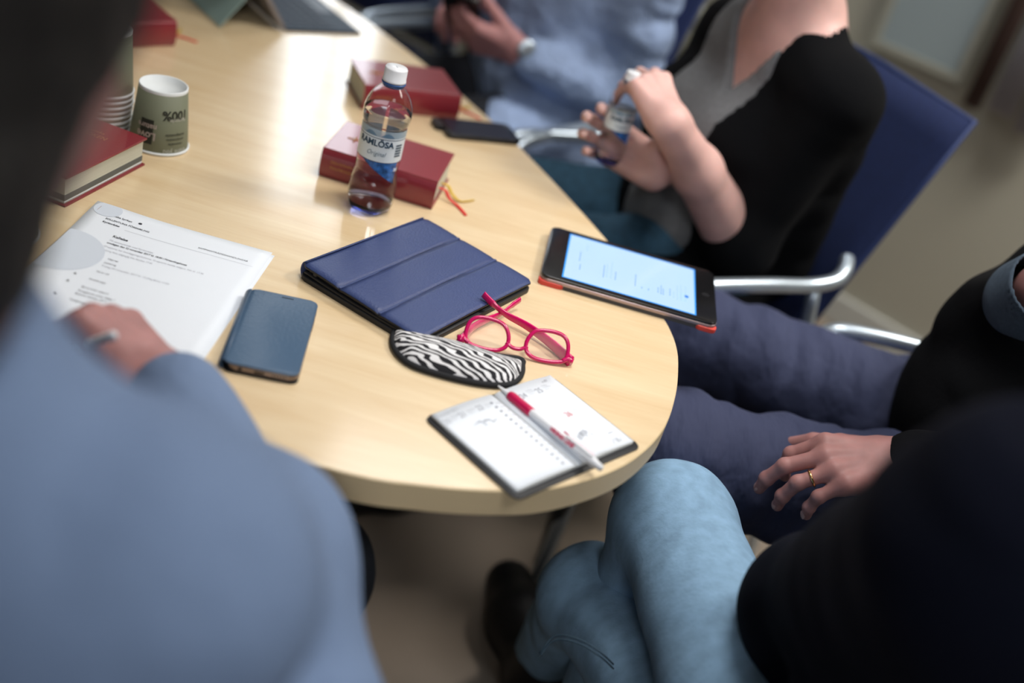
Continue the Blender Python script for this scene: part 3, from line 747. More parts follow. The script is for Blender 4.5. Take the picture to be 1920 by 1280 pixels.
bm = BM(); sx0, sx1, sy0, sy1 = -W_/2+.027, W_/2-.028, -L_/2+.010, L_/2-.010; box(bm, sx0, sy0, .0128, sx1, sy1, .01335); obj('screen', bm, SCR, t)
bm = BM(); TH = .002
for q in ((sx0, sy0, sx1, sy0+TH), (sx0, sy1-TH, sx1, sy1), (sx0, sy0, sx0+TH, sy1), (sx1-TH, sy0, sx1, sy1)): box(bm, q[0], q[1], .0130, q[2], q[3], .01342)
obj('screen_glow_edge', bm, mat('screen_blue_edge', (.01, .05, .2), emit=(.02, .35, .95), estr=.9), t)
SCT = mat('screen_text', (.05, .08, .15), emit=(.20, .36, .72), estr=1.0); SCT2 = mat('screen_text_pale', (.05, .08, .15), emit=(.36, .54, .90), estr=1.0)
rs = random.Random(3)
# the document is turned a quarter: lines of print run along local y
for xx, y0, y1, m in ((.018, -.02, .01, SCT), (.026, .015, .035, SCT2), (.020, -.045, -.028, SCT), (.052, -.048, -.01, SCT), (.056, -.045, -.005, SCT2), (.062, -.045, .005, SCT2), (.068, -.045, -.02, SCT), (.095, -.046, -.012, SCT), (.104, -.048, -.042, SCT), (.113, -.048, -.042, SCT), (.126, -.046, -.03, SCT), (.130, -.048, -.022, SCT), (.133, -.048, -.030, SCT), (.142, -.045, -.025, SCT), (.147, -.048, -.030, SCT2), (.152, -.050, -.010, SCT2), (.157, -.050, -.005, SCT2), (.163, -.050, -.005, SCT2)):
    bm = BM(); y = y0
    while y < y1:
        w_ = rs.uniform(.002, .006); box(bm, sx0+xx, y+.012, .0133, sx0+xx+.0016, min(y+w_, y1)+.012, .01343); y += w_+.0012
    obj('print_line', bm, m, t)
bm = BM(); prism(bm, rrect(.011, .024, .002, cx=sx1-.017, cy=-.026), .0133, .01338); obj('pale_box', bm, mat('screen_pale_box', (.05, .1, .2), emit=(.42, .60, .96), estr=1), t)
bm = BM(); prism(bm, rrect(.0055, .007, .0027, cx=sx1-.0125, cy=-.022), .0133, .01348); obj('blue_badge', bm, mat('screen_badge', (.01, .05, .2), emit=(.01, .16, .50), estr=1), t)
bm = BM(); bmesh.ops.create_circle(bm, cap_ends=True, segments=20, radius=.0055); bmesh.ops.translate(bm, verts=bm.verts, vec=(W_/2-.014, 0, .0133)); obj('home_button', bm, mat('button_gloss', (.02, .02, .022), rough=.1), t)

# ------------------------------------------------------------------ dark phone by the far book
a = .5073; W_, L_ = .1261, .068; u = Vector((math.cos(a), math.sin(a), 0)); v = Vector((math.sin(a), -math.cos(a), 0)); o = Vector((-.2195, 1.725, TZ))
t = thing('mobile_phone', 'dark phone lying flat beside the farthest right red book at the table edge', 'phone', o+u*W_/2+v*L_/2, a)
bm = BM(); prism(bm, rrect(W_, L_, .009), 0, .0075, .0015); obj('phone_body', bm, BLACKP, t, True)
bm = BM(); prism(bm, rrect(W_-.020, L_-.008, .003), .0072, .0079); obj('screen', bm, mat('dark_phone_glass', (.015, .017, .03), rough=.28), t)
bm = BM(); prism(bm, rrect(.014, .03, .004, cx=-W_/2-.004, cy=.01), 0, .009, .001); obj('cover_clasp', bm, BLACKL, t)

# ------------------------------------------------------------------ keyboard tablet at the far end
h0 = Vector((-.54, 1.93, TZ)); ld = Vector((-.68, .73, 0)).normalized(); wd = Vector((.73, .68, 0)).normalized()
t = thing('tablet_computer', 'tablet computer on its kickstand with a dark blue keyboard at the top', 'computer', h0, math.atan2(ld.y, ld.x))
# local x along the hinge (away), local -y towards the user (wd)
KB = mat('blue_grey_keyboard', (.030, .048, .075), rough=.55)
DK = .155
bm = BM(); box(bm, 0, -DK, 0, .28, -.004, .005, .0015); obj('keyboard_base', bm, KB, t)
kb0 = None
for r_ in range(5):
    for c_ in range(13):
        if kb0 is None:
            bm = BM(); box(bm, -.0085, -.0085, 0, .0085, .0085, .0015, .001); kb0 = obj('key', bm, mat('key_cap', (.022, .036, .06), rough=.5), t); k_ = kb0
        else:
            k_ = kb0.copy(); COL.objects.link(k_)
        k_.location = (.022+c_*.0195, -.022-r_*.0195, .005)
bm = BM(); box(bm, .09, -DK+.008, .005, .19, -DK+.042, .0053, .001); obj('touchpad', bm, mat('touchpad', (.04, .055, .08), rough=.4), t)
lean = math.radians(35)
T1 = Matrix.Rotation(-(math.pi/2-lean)+math.pi, 4, 'X')
bm = BM(); box(bm, 0, 0, -.0045, .28, .19, .0045, .002)
for vv in bm.verts:
    y_, z_ = vv.co.y, vv.co.z; vv.co.y = y_*math.sin(lean)+z_*math.cos(lean); vv.co.z = y_*math.cos(lean)-z_*math.sin(lean)+.004
obj('screen_slab', bm, mat('tablet_shell', (.20, .18, .18), rough=.4), t)
bm = BM(); k0 = Vector((0, .19*.5*math.sin(lean), .19*.5*math.cos(lean)+.004)); k1 = Vector((0, .118, .002))
for x_ in (0, .28): 
    for P_ in (k0, k1):
        for dz in (0, .002): bm.verts.new(P_+Vector((x_, dz*.8, dz)))
bmesh.ops.convex_hull(bm, input=bm.verts); obj('kickstand', bm, mat('pale_teal_metal', (.26, .37, .36), rough=.45), t)

# ------------------------------------------------------------------ spectacle case (zebra pouch)
def zebra():
    m = mat('zebra_fabric', (.8, .8, .8), rough=.85); nt = m.node_tree; b = nt.nodes['Principled BSDF']
    tc = nt.nodes.new('ShaderNodeTexCoord'); mp = nt.nodes.new('ShaderNodeMapping'); mp.inputs['Rotation'].default_value = (0, 0, math.radians(48)); mp.inputs['Scale'].default_value = (.30, 1, 1)
    nt.links.new(tc.outputs['Object'], mp.inputs[0])
    wv = nt.nodes.new('ShaderNodeTexWave'); wv.bands_direction = 'Y'; wv.inputs['Scale'].default_value = 78; wv.inputs['Distortion'].default_value = 9; wv.inputs['Detail'].default_value = 1.6; wv.inputs['Detail Scale'].default_value = 1.1
    nt.links.new(mp.outputs[0], wv.inputs['Vector'])
    r = nt.nodes.new('ShaderNodeValToRGB'); r.color_ramp.elements[0].position = .50; r.color_ramp.elements[1].position = .56
    r.color_ramp.elements[0].color = (.012, .012, .016, 1); r.color_ramp.elements[1].color = (.80, .80, .82, 1)
    nt.links.new(wv.outputs['Fac'], r.inputs[0]); nt.links.new(r.outputs[0], b.inputs['Base Color']); return m
ZEB = zebra(); PIPE = mat('black_piping', (.010, .011, .014), rough=.8)
pA = at(740, 632, TZ+.006); pB = at(976, 690, TZ+.006)
ax = (pB-pA); Lc = math.hypot(ax.x, ax.y); ca = math.atan2(ax.y, ax.x); cc = (pA+pB)/2
t = thing('spectacle_case', 'zebra patterned soft spectacle case with black piping below the blue cover', 'case', (cc.x, cc.y, TZ), ca)
def tolocal(P): d = P-Vector((cc.x, cc.y, TZ)); return (d.x*math.cos(ca)+d.y*math.sin(ca), -d.x*math.sin(ca)+d.y*math.cos(ca))
rim = [(738, 625), (737, 645), (748, 665), (775, 685), (830, 703), (890, 717), (935, 722), (962, 718), (977, 702), (979, 685)]
low = [tolocal(at(x, y, TZ+.004)) for x, y in rim]
# the far rim lies hidden behind the puffed top
far = [(low[-1][0]-.003, low[-1][1]+.008), (.040, .013), (.0, .017), (-.045, .017), (low[0][0]+.003, low[0][1]+.010)]
RIMP = [(x, y, .004) for x, y in low]+[(x, y, .006) for x, y in far]
rimc = catmull(RIMP, 5, True)
bm = BM(); n = len(rimc); xs_ = [p.x for p in rimc]; xa, xb = min(xs_)+.0015, max(xs_)-.0015; rows = []; NX, NY = 40, 16
def span(x):
    ys = []
    for i in range(n):
        a, b = rimc[i], rimc[(i+1) % n]
        if (a.x-x)*(b.x-x) <= 0 and abs(a.x-b.x) > 1e-9: ys.append(a.y+(b.y-a.y)*(x-a.x)/(b.x-a.x))
    return min(ys), max(ys)
for i in range(NX+1):
    x = xa+(xb-xa)*(.5-.5*math.cos(math.pi*i/NX)); y0, y1 = span(x); g = (i/NX); hx = .019*(math.sin(math.pi*min(1, max(0, .5-.5*math.cos(math.pi*g))))**.35)
    rows.append([bm.verts.new((x, y0+(y1-y0)*(.5-.5*math.cos(math.pi*k/NY)), .0045+hx*math.sin(math.pi*(.5-.5*math.cos(math.pi*k/NY)))**.6)) for k in range(NY+1)])
for i in range(NX):
    for k in range(NY): bm.faces.new((rows[i][k], rows[i+1][k], rows[i+1][k+1], rows[i][k+1]))
zb = obj('zebra_top', bm, ZEB, t, True)
md = zb.modifiers.new('sm', 'SMOOTH'); md.iterations = 3; md.factor = .5
bm = BM(); vs = [bm.verts.new((p.x*.99, p.y*.99, .0006)) for p in rimc]; vt = [bm.verts.new((p.x, p.y, p.z)) for p in rimc]
bm.faces.new(vs[::-1]); 
for i in range(n): bm.faces.new((vs[i], vs[(i+1) % n], vt[(i+1) % n], vt[i]))
obj('case_base', bm, PIPE, t)
bm = BM(); tube(bm, rimc, .0036, 10, True); obj('piping', bm, PIPE, t, True)

# ------------------------------------------------------------------ raspberry spectacles (lying upside down)
GA = at(862, 640, TZ+.006); GB = at(1070, 682, TZ+.006); gx = GB-GA; GL = math.hypot(gx.x, gx.y); ga = math.atan2(gx.y, gx.x); gc = (GA+GB)/2
t = thing('spectacles', 'raspberry pink spectacles lying open with crossed temples beside the zebra case', 'glasses', (gc.x, gc.y, TZ), ga)
tilt = math.radians(52)   # front leans back from the table
def FP(x, h_, off=0): return Vector((x, h_*math.cos(tilt)-off*math.sin(tilt), .003+h_*math.sin(tilt)+off*math.cos(tilt)))
S = GL/.136
for s in (-1, 1):
    o2 = [(.0115, .010), (.012, .022), (.020, .033), (.036, .0365), (.052, .035), (.060, .028), (.0625, .016), (.060, .005), (.048, .001), (.032, .000), (.019, .0025)]
    lo = catmull([FP(s*x*S, y*S) for x, y in o2], 6, True)
    bm = BM(); tube(bm, lo, .0024, 10, True); obj('lens_rim', bm, PINK, t, True)
    bm = BM(); c_ = bm.verts.new(sum(lo, Vector())/len(lo)); vs = [bm.verts.new(p) for p in lo]
    for i in range(len(vs)): bm.faces.new((vs[i], vs[(i+1) % len(vs)], c_))
    obj('lens', bm, mat('clear_lens', (.97, .97, .97), rough=.02, alpha=.10, spec=.6), t, True)
    bm = BM(); tube(bm, catmull([FP(s*.058*S, .004*S), FP(s*.064*S, .008*S), FP(s*.068*S, .006*S), FP(s*.069*S, .006*S, -.0)+Vector((0, .006, -.001))], 4), [.0030]*13, 8); obj('end_piece', bm, PINK, t, True)
bm = BM(); tube(bm, catmull([FP(-.013*S, .013*S), FP(-.006*S, .0085*S), FP(0, .0075*S), FP(.006*S, .0085*S), FP(.013*S, .013*S)], 5), .0023, 10); obj('bridge', bm, PINK, t, True)
def gl(px, py, z): P = at(px, py, z); d = P-Vector((gc.x, gc.y, TZ)); return Vector((d.x*math.cos(ga)+d.y*math.sin(ga), -d.x*math.sin(ga)+d.y*math.cos(ga), z-TZ))
r_ = [gl(1070, 678, TZ+.006), gl(1035, 645, TZ+.008), gl(990, 612, TZ+.010), gl(950, 590, TZ+.012), gl(925, 570, TZ+.018), gl(906, 551, TZ+.024)]
P = catmull(r_, 6); rr = [.0082-.0044*min(1, i/(len(P)*.65)) + (.0010 if i > len(P)*.75 else 0) for i in range(len(P))]
bm = BM(); tube(bm, P, rr, 10, flat=(Vector((.7, .7, 0)).normalized(), .5)); obj('temple', bm, PINK, t, True)
r_ = [gl(862, 640, TZ+.006), gl(885, 615, TZ+.007), gl(912, 600, TZ+.008), gl(940, 588, TZ+.0075), gl(958, 574, TZ+.010), gl(975, 562, TZ+.014)]
P = catmull(r_, 6); rr = [.0078-.0042*min(1, i/(len(P)*.6)) + (.0008 if i > len(P)*.8 else 0) for i in range(len(P))]
bm = BM(); tube(bm, P, rr, 10, flat=(Vector((-.7, .7, 0)).normalized(), .42)); obj('temple', bm, PINK, t, True)

# ------------------------------------------------------------------ open pocket diary
a = .9073; o = Vector((-.0624, .9283, TZ)); W_, L_ = .1857, .1382
u = Vector((math.cos(a), math.sin(a), 0)); v = Vector((math.sin(a), -math.cos(a), 0))
t = thing('pocket_diary', 'open pocket diary with black cover and handwritten week pages at the table edge', 'diary', o+u*W_/2+v*L_/2, a)
bm = BM(); prism(bm, rrect(W_, L_, .008), .0003, .0022, .0008); obj('diary_cover', bm, BLACKL, t, True)
bm = BM(); tube(bm, [(-W_/2+.008, L_/2-.0004, .0022), (-.006, L_/2-.0004, .0022)], .0009, 6); obj('red_edge_stitching', bm, mat('dark_red_edge', (.20, .02, .05), rough=.6), t)
def page_z(x):   # bulges towards the spine
    s = abs(x)/(W_/2); return .0062+.0022*math.sin(min(1, s*1.15)*math.pi)*.8-.0022*max(0, 1-s/.07)
for s in (-1, 1):
    bm = BM(); nx, ny = 16, 4; x0_, x1_ = (.0012, W_/2-.0060); rows = []; rows2 = []
    ylo, yhi = -L_/2+.0080, L_/2-.0030
    for j in range(ny+1):
        yy = ylo+(yhi-ylo)*j/ny; A = []; B = []
        for i in range(nx+1):
            x = s*(x0_+(x1_-x0_)*i/nx); A.append(bm.verts.new((x, yy, page_z(x)))); B.append(bm.verts.new((x-s*.0006, yy, .0024)))
        rows.append(A); rows2.append(B)
    for j in range(ny):
        for i in range(nx): bm.faces.new((rows[j][i], rows[j][i+1], rows[j+1][i+1], rows[j+1][i]))
        for i in (0, nx): bm.faces.new((rows[j][i], rows[j+1][i], rows2[j+1][i], rows2[j][i])).material_index = 1
    for i in range(nx):
        for j in (0, ny): bm.faces.new((rows[j][i], rows[j][i+1], rows2[j][i+1], rows2[j][i])).material_index = 1
    pg = obj('page_block', bm, [WHITEP, mat('diary_page_edges', (.62, .65, .66), rough=.85, bump=(5, .6, .001, (1, 1, 500)))], t, True)
def pf(co): return Vector((co.x, co.y, page_z(co.x)+.00035+co.z))
def dl(s, x, y, size, m, sx=1, shear=0): text('print_line', s, size, m, t, (x, y, 0), 0, 'LEFT', sx, 0, pf, shear)
dl('24', .022, .044, .0115, INKG, .8); dl('25', .046, .044, .0115, INKG, .8); dl('26', .046, -.001, .0115, INKR, .8); dl('v.47', .066, .0575, .0055, INKG)
for x, y in ((.035, .049), (.059, .049), (.059, .004)):
    dl('fredag', x, y+.003, .0034, INKL); dl('november', x, y, .0030, INKL); dl('Anna', x, y-.0035, .0030, INKL)
dl('20', -.084, .046, .0110, INKL, .8); dl('21', -.063, .047, .0110, INKG, .8); dl('22', -.038, .048, .0110, INKG, .8); dl('november 2017', -.085, .0585, .0045, INKL)
for x in (-.073, -.051, -.026): dl('måndag', x, .052, .0034, INKL); dl('Edvin', x, .048, .0030, INKL)
rs = random.Random(5)
def scrib(x, y, w_, h_, n_, m=INKL, r=.00022):
    P = []
    for i in range(n_): P.append(pf(Vector((x+w_*i/n_, y+rs.uniform(-h_, h_), 0))))
    bm = BM(); tube(bm, catmull(P, 3), r, 5); obj('handwriting', bm, m, t)
scrib(-.060, .030, .034, .005, 16, INKG); scrib(-.058, .033, .024, .003, 10); scrib(.030, -.032, .022, .005, 18, INKG); scrib(.034, -.026, .016, .004, 12, INKG); scrib(.068, -.040, .010, .001, 8, INKG); scrib(.060, .020, .006, .001, 4, INKL); scrib(.018, .024, .006, .002, 4, INKL)
scrib(-.020, -.040, .010, .002, 6); scrib(.062, -.052, .018, .004, 10); scrib(.030, -.060, .014, .001, 8)
cal = BM()
for i in range(15):
    yy = .052-i*.0076
    box(cal, -.0165, yy, page_z(-.0165), -.0135, yy+.0026, page_z(-.0165)+.0006)
obj('month_register', cal, INKG, t)
for i in range(14):
    yy = .050-i*.0076; dl('%d %d' % (rs.randint(1, 9), rs.randint(10, 30)), -.011, yy, .0040, INKG)

# ------------------------------------------------------------------ ball pen on the diary
pT = at(934, 723, TZ+.0085); pE = at(1129, 879, TZ+.0150); ax = pE-pT; PL = ax.length
t = thing('ball_pen', 'white ball pen with raspberry rubber grip lying across the diary', 'pen', pT)
t.rotation_euler = ax.to_track_quat('X', 'Z').to_euler()
def lathex(prof, m, name, smooth=True):
    bm = BM(); lathe(bm, prof, 20); bmesh.ops.transform(bm, verts=bm.verts, matrix=Matrix.Rotation(math.pi/2, 4, 'Y')); return obj(name, bm, m, t, smooth)
lathex([(.0003, 0), (.0009, .0004), (.0012, .003), (.0034, .018)], WHITEPL, 'tip')
lathex([(.0034, .0175), (.0047, .0190), (.0053, .024), (.0050, .034), (.0052, .048), (.0050, .0530), (.0042, .0535)], REDRUB, 'grip')
lathex([(.0042, .053), (.0044, .055), (.0046, PL*.5), (.0047, PL-.022), (.0044, PL-.020)], WHITEPL, 'barrel')
lathex([(.0044, PL-.021), (.0050, PL-.020), (.0046, PL-.010), (.0038, PL-.009), (.0034, PL-.001), (.0001, PL)], WHITEPL, 'push_button')
bm = BM(); box(bm, PL-.060, .0030, .0036, PL-.016, .0042, .0050, .0003); obj('red_stripe', bm, REDRUB, t)
bm = BM(); box(bm, PL-.052, -.0022, .0050, PL-.014, .0022, .0062, .0008); obj('clip', bm, WHITEPL, t)
def pw(co):
    a_ = co.y/.0048; return Vector((co.x, (.0048+co.z)*math.sin(a_)-.001, (.0048+co.z)*math.cos(a_)))
text('lettering', 'VIKING LINE', .0062, REDRUB, t, (PL-.072, -.0062, 0), 0, 'LEFT', 1.0, .0001, pw, 0, .00025)

# ------------------------------------------------------------------ water bottles
GLASS = mat('clear_pet', (1, 1, 1), rough=.02, trans=1.0, ior=1.2); WATER = mat('water', (.95, .97, 1.0), rough=0, trans=1.0, ior=1.14)
BLUET = mat('blue_tinted_pet', (.42, .48, 1.0), rough=.1, trans=1.0, ior=1.2)
LABW = mat('white_label', (.72, .80, .86), rough=.35); LABB = mat('blue_label_print', (.02, .10, .32), rough=.4, vary=(160, .8)); LABN = mat('navy_label_print', (.01, .05, .10), rough=.4)
def make_bottle(label, loc, rz, H=.190, full=True):
    t = thing('water_bottle', label, 'bottle', loc, rz); k = H/.190
    prof = [(.0265, .004), (.0300, .014), (.0312, .028), (.0300, .044), (.0276, .058), (.0283, .066), (.0283, .116), (.0300, .124), (.0308, .134), (.0296, .146), (.0245, .158), (.0175, .167), (.0128, .172), (.0118, .176)]
    P = [(p.x, p.y) for p in catmull([(r, z, 0) for r, z in prof], 4)]
    def ripple(r, z, a): return r*(1+.02*math.cos(5*a)*max(0, min(1, (.030-z)/.02)))
    bm = BM(); lathe(bm, [(r*k, z*k) for r, z in P], 48, fn=lambda r, z, a: ripple(r, z, a)); s_ = obj('bottle_shell', bm, GLASS, t, True)
    md = s_.modifiers.new('s', 'SOLIDIFY'); md.thickness = .0005; md.offset = -1
    bm = BM(); foot = lambda r, z, a: r*(1+.05*math.cos(5*a)) if z < .010 else r*(1+.02*math.cos(5*a))
    lathe(bm, [(.0001, .009), (.010*k, .0065), (.016*k, .0012), (.021*k, .0003), (.0255*k, .0025), (.0266*k, .005), (.0295*k, .0125)], 50, fn=foot); s_ = obj('bottle_base', bm, BLUET, t, True)
    md = s_.modifiers.new('s', 'SOLIDIFY'); md.thickness = .0009; md.offset = -1
    zt = .139 if full else .10
    W_ = [(r-.0008, z) for r, z in P if z > .010 and z < zt]; W_ = [(.0001, .0095), (.022, .0095)]+W_+[(W_[-1][0], zt), (.0001, zt)]
    bm = BM(); lathe(bm, [(r*k, z*k) for r, z in W_], 48); obj('water', bm, WATER, t, True)
    bm = BM(); lathe(bm, [(.0120*k, .1735*k), (.0152*k, .1738*k), (.0154*k, .1755*k), (.0125*k, .1762*k)], 36); obj('blue_neck_ring', bm, mat('blue_ring', (.03, .10, .30), rough=.3), t, True)
    bm = BM(); lathe(bm, [(.0125*k, .1700*k), (.0132*k, .1702*k), (.0132*k, .1735*k), (.0120*k, .1740*k)], 36); obj('blue_speckled_neck', bm, mat('speckled_blue', (.10, .16, .32), rough=.3, vary=(600, .8)), t, True)
    bm = BM(); ridg = lambda r, z, a: r*(1+(.012 if (int(a/(2*math.pi)*48) % 2) else 0)*(1 if .178 < z < .192 else 0))
    lathe(bm, [(.0140*k, .1765*k), (.0148*k, .1768*k), (.0148*k, .1790*k), (.0143*k, .1795*k), (.0143*k, .1925*k), (.0134*k, .1945*k), (.0001, .1945*k)], 48, fn=ridg); cp = obj('cap', bm, WHITEPL, t, True)
    bm = BM(); tube(bm, [(-.001, .003, .1946*k), (.001, -.002, .1946*k)], .0003, 5); obj('cap_mark', bm, LABN, cp)
    R = .0287*k
    def patch(name, pts_lo, pts_hi, m, off):
        bm = BM(); A = []; B = []
        for (a_, z1), (_, z2) in zip(pts_lo, pts_hi):
            for L_, z_ in ((A, z1), (B, z2)): L_.append(bm.verts.new(((R+off)*math.sin(a_), -(R+off)*math.cos(a_), z_*k)))
        for i in range(len(A)-1): bm.faces.new((A[i], A[i+1], B[i+1], B[i]))
        return obj(name, bm, m, t, True)
    AA = [-math.pi*.98+i*math.pi*1.96/60 for i in range(61)]
    patch('label', [(a_, .078) for a_ in AA], [(a_, .111) for a_ in AA], LABW, 0)
    patch('label_top_band', [(a_, .1112) for a_ in AA], [(a_, .120) for a_ in AA], mat('sheer_label', (.45, .58, .68), rough=.3, alpha=.7), 0.0002)
    patch('label_line', [(a_, .1085) for a_ in AA], [(a_, .1093) for a_ in AA], LABN, .0003)
    for c0 in (-.55, .25):
        aw = [c0-.30+.6*i/14 for i in range(15)]
        patch('wave_print', [(a_, .1118) for a_ in aw], [(a_, .1122+.0050*math.sin((a_-c0+.30)/.6*math.pi)) for a_ in aw], mat('wave_blue', (.12, .22, .33), rough=.4), .0004)
    AB = [-.75+i*1.75/20 for i in range(21)]
    patch('blue_label_wedge', [(a_, .0775-.030*max(0, (a_+.75)/1.75)) for a_ in AB], [(a_, .0780) for a_ in AB], LABB, .0001)
    patch('label_line', [(a_, .0770) for a_ in AA], [(a_, .0778) for a_ in AA], LABN, .0003)
    def wf_(zc): 
        def fn(co): a_ = co.x/R; return Vector(((R+.0004+co.z)*math.sin(a_), -(R+.0004+co.z)*math.cos(a_), zc*k+co.y))
        return fn
    text('lettering', 'RAMLÖSA', .0112*k, LABN, t, (-.031*k, 0, 0), 0, 'LEFT', .95, .0001, wf_(.0985), 0, .00035)
    text('lettering', 'Original', .0085*k, mat('grey_blue_print', (.14, .22, .28)), t, (-.017*k, 0, 0), 0, 'LEFT', .9, .0001, wf_(.0860), .35)
    for i in range(5): patch('barcode_print', [(.72, .086+i*.0036), (.90, .086+i*.0036), (1.08, .086+i*.0036)], [(.72, .0885+i*.0036), (.90, .0885+i*.0036), (1.08, .0885+i*.0036)], mat('barcode', (.10, .14, .18)), .0004)
    text('lettering', '33cl', .006*k, WHITEP, t, (.024*k, 0, 0), 0, 'LEFT', .6, .0001, wf_(.066), 0, .0002)
    return t
bt = make_bottle('clear water bottle with white label and white cap standing on the table', (-.2325, 1.3537, TZ), math.atan2(.2325, 1.3537))

# ------------------------------------------------------------------ chairs
def make_chair(label, loc, rz):
    t = thing('armchair', label, 'chair', (loc[0], loc[1], 0), rz, 'blue fabric chairs with silver tube arms')
    AH = .635
    bm = BM(); prism(bm, rrect(.46, .48, .05, cx=.0), .415, .462, .014); obj('seat', bm, BLUEF, t, True)
    bm = BM(); N = 12; top = []; rows = []
    for side in (0, 1):
        rr = []
        for j in range(9):
            zz = .50+.43*j/8; xx = -.165-.175*(j/8)
            rr.append([bm.verts.new((xx-.012*(1-((k/N*2-1))**2)*1-side*.022, .245*(k/N*2-1), zz)) for k in range(N+1)])
        rows.append(rr)
    for j in range(8):
        for k in range(N):
            bm.faces.new((rows[0][j][k], rows[0][j][k+1], rows[0][j+1][k+1], rows[0][j+1][k])); bm.faces.new((rows[1][j][k], rows[1][j+1][k], rows[1][j+1][k+1], rows[1][j][k+1]))
        for k in (0, N): bm.faces.new((rows[0][j][k], rows[0][j+1][k], rows[1][j+1][k], rows[1][j][k]))
    for k in range(N):
        for j in (0, 8): bm.faces.new((rows[0][j][k], rows[0][j][k+1], rows[1][j][k+1], rows[1][j][k]))
    obj('backrest', bm, BLUEF, t, True)
    P = [(-.175, -.247, .50), (-.224, -.247, .62), (-.297, -.247, .80), (-.350, -.247, .930), (-.362, 0, .933), (-.350, .247, .930), (-.297, .247, .80), (-.224, .247, .62), (-.175, .247, .50)]
    bm = BM(); tube(bm, P, .005, 8); obj('piping', bm, BLUEP, t, True)
    for s in (-1, 1):
        y = .275*s
        P = catmull([(.225, y, .0), (.215, y, .30), (.215, y, .55), (.185, y, AH-.015), (.12, y, AH), (-.02, y, AH+.002), (-.11, y, AH), (-.165, y, AH+.008), (-.195, y*.95, AH+.020), (-.215, y*.87, AH+.030)], 7)
        bm = BM(); tube(bm, P, .0125, 12); obj('arm_tube', bm, CHROME, t, True)
        bm = BM(); tube(bm, catmull([(-.13, y, AH-.01), (-.19, y, .40), (-.27, y, .02), (-.275, y, .0)], 5), .0115, 10); obj('leg', bm, CHROME, t, True)
        bm = BM(); tube(bm, [(-.17, y, .44), (.215, y, .44)], .009, 8); obj('side_rail', bm, CHROME, t, True)
    bm = BM(); tube(bm, [(-.12, -.275, .41), (-.12, .275, .41)], .009, 8); tube(bm, [(.15, -.275, .41), (.15, .275, .41)], .009, 8); obj('cross_rail', bm, STEEL, t, True)
    return t
F3 = Vector((-.83, -.56, 0)).normalized(); F2 = Vector((-.72, -.69, 0)).normalized(); F4 = Vector((-.995, -.06, 0)).normalized()
F5 = Vector((-.45, .89, 0)).normalized(); F1 = Vector((.02, 1, 0)).normalized()
def yaw(F): return math.atan2(F.y, F.x)
make_chair('blue chair with silver arms under the woman in the black cardigan', (.196, 1.905), yaw(F3))
ch0 = make_chair('blue chair with silver arms under the man in the pale blue shirt', (-.21, 2.32), yaw(F2)+.2)
dup(ch0, (-.66, 2.76, 0), yaw(F2)+.25, 'empty blue chair with silver arms beyond the man with the phone')
dup(ch0, (.67, 1.355, 0), yaw(F4), 'chair with silver arm under the man in navy chinos')
dup(ch0, (.47, .66, 0), yaw(F5), 'chair under the nearest person in light jeans at the lower right')
dup(ch0, (-.27, .36, 0), yaw(F1), 'chair under the man writing at the lower left')

# ------------------------------------------------------------------ people
UPV = Vector((0, 0, 1))
def shoe(parent, heel, toe, m, r=.042):
    heel = Vector(heel); toe = Vector(toe); mid = heel.lerp(toe, .55)
    f = union([rc(heel+UPV*.045, heel+UPV*.05, r*.85), rc(heel+UPV*.04, mid+UPV*.035, r*.8, r*.95), rc(mid+UPV*.035, toe+UPV*.025, r*.95, r*.68), rc(heel+UPV*.05, heel+UPV*.10, r*.85, r*.9)], .03)
    f = cut(f, [(heel.lerp(toe, .5)+UPV*.0, (0, 0, -1))])
    return sdf_obj('shoe', [(f, .006)], m, parent)
def trouser(pel, F, legs, m, parent, hipw=.15, rt=.085, rk=.062, ra=.05, amp=.006, seed=0, vox=.007, name='trousers', taper=None):
    """legs: list of (hip, knee, ankle)"""
    L = UPV.cross(F); pr = [rc(pel-L*.07+UPV*.02, pel+L*.07+UPV*.02, .115), rc(pel-L*.06+UPV*.09, pel+L*.06+UPV*.09, .10)]
    fl = []
    for (h_, k_, a_) in legs:
        h_, k_, a_ = Vector(h_), Vector(k_), Vector(a_)
        pr.append(rc(h_, k_, rt*1.08, rk)); fl.append(rc(k_, a_, rk, ra))
    def mk(p, dirv, s): return folds(p, amp, 22, dirv, .35, s)
    hipf = union(pr, .04)
    d0 = (Vector(legs[0][1])-Vector(legs[0][0])).normalized()
    f = join2(mk(hipf, d0, seed), union([mk(q, Vector((0, 0, 1)), seed+1) for q in fl], .01), .03)
    top = pel+UPV*.16; cuts = [(top, (0, 0, 1))]
    g = cut(f, cuts)
    return sdf_obj(name, [(g, vox)], m, parent)
def torso_prims(pel, chest, neck, F, shs, wid=.17, dep=.72, belly=.0):
    L = UPV.cross(F)
    pr = [rc(pel, chest, wid*.93, wid, flat=(F, dep)), rc(chest, chest.lerp(neck, .55), wid, wid*.72, flat=(F, dep))]
    if belly: pr.append(el(pel.lerp(chest, .42)+F*belly, (wid*.72, wid*.95, wid*.9), F, L))
    pr.append(rc(shs[0], shs[1], .060)); pr.append(rc(neck-UPV*.01, neck+UPV*.03, .066, .058))
    for s in shs: pr.append(rc(neck+UPV*.005, s, .058, .062))
    return pr

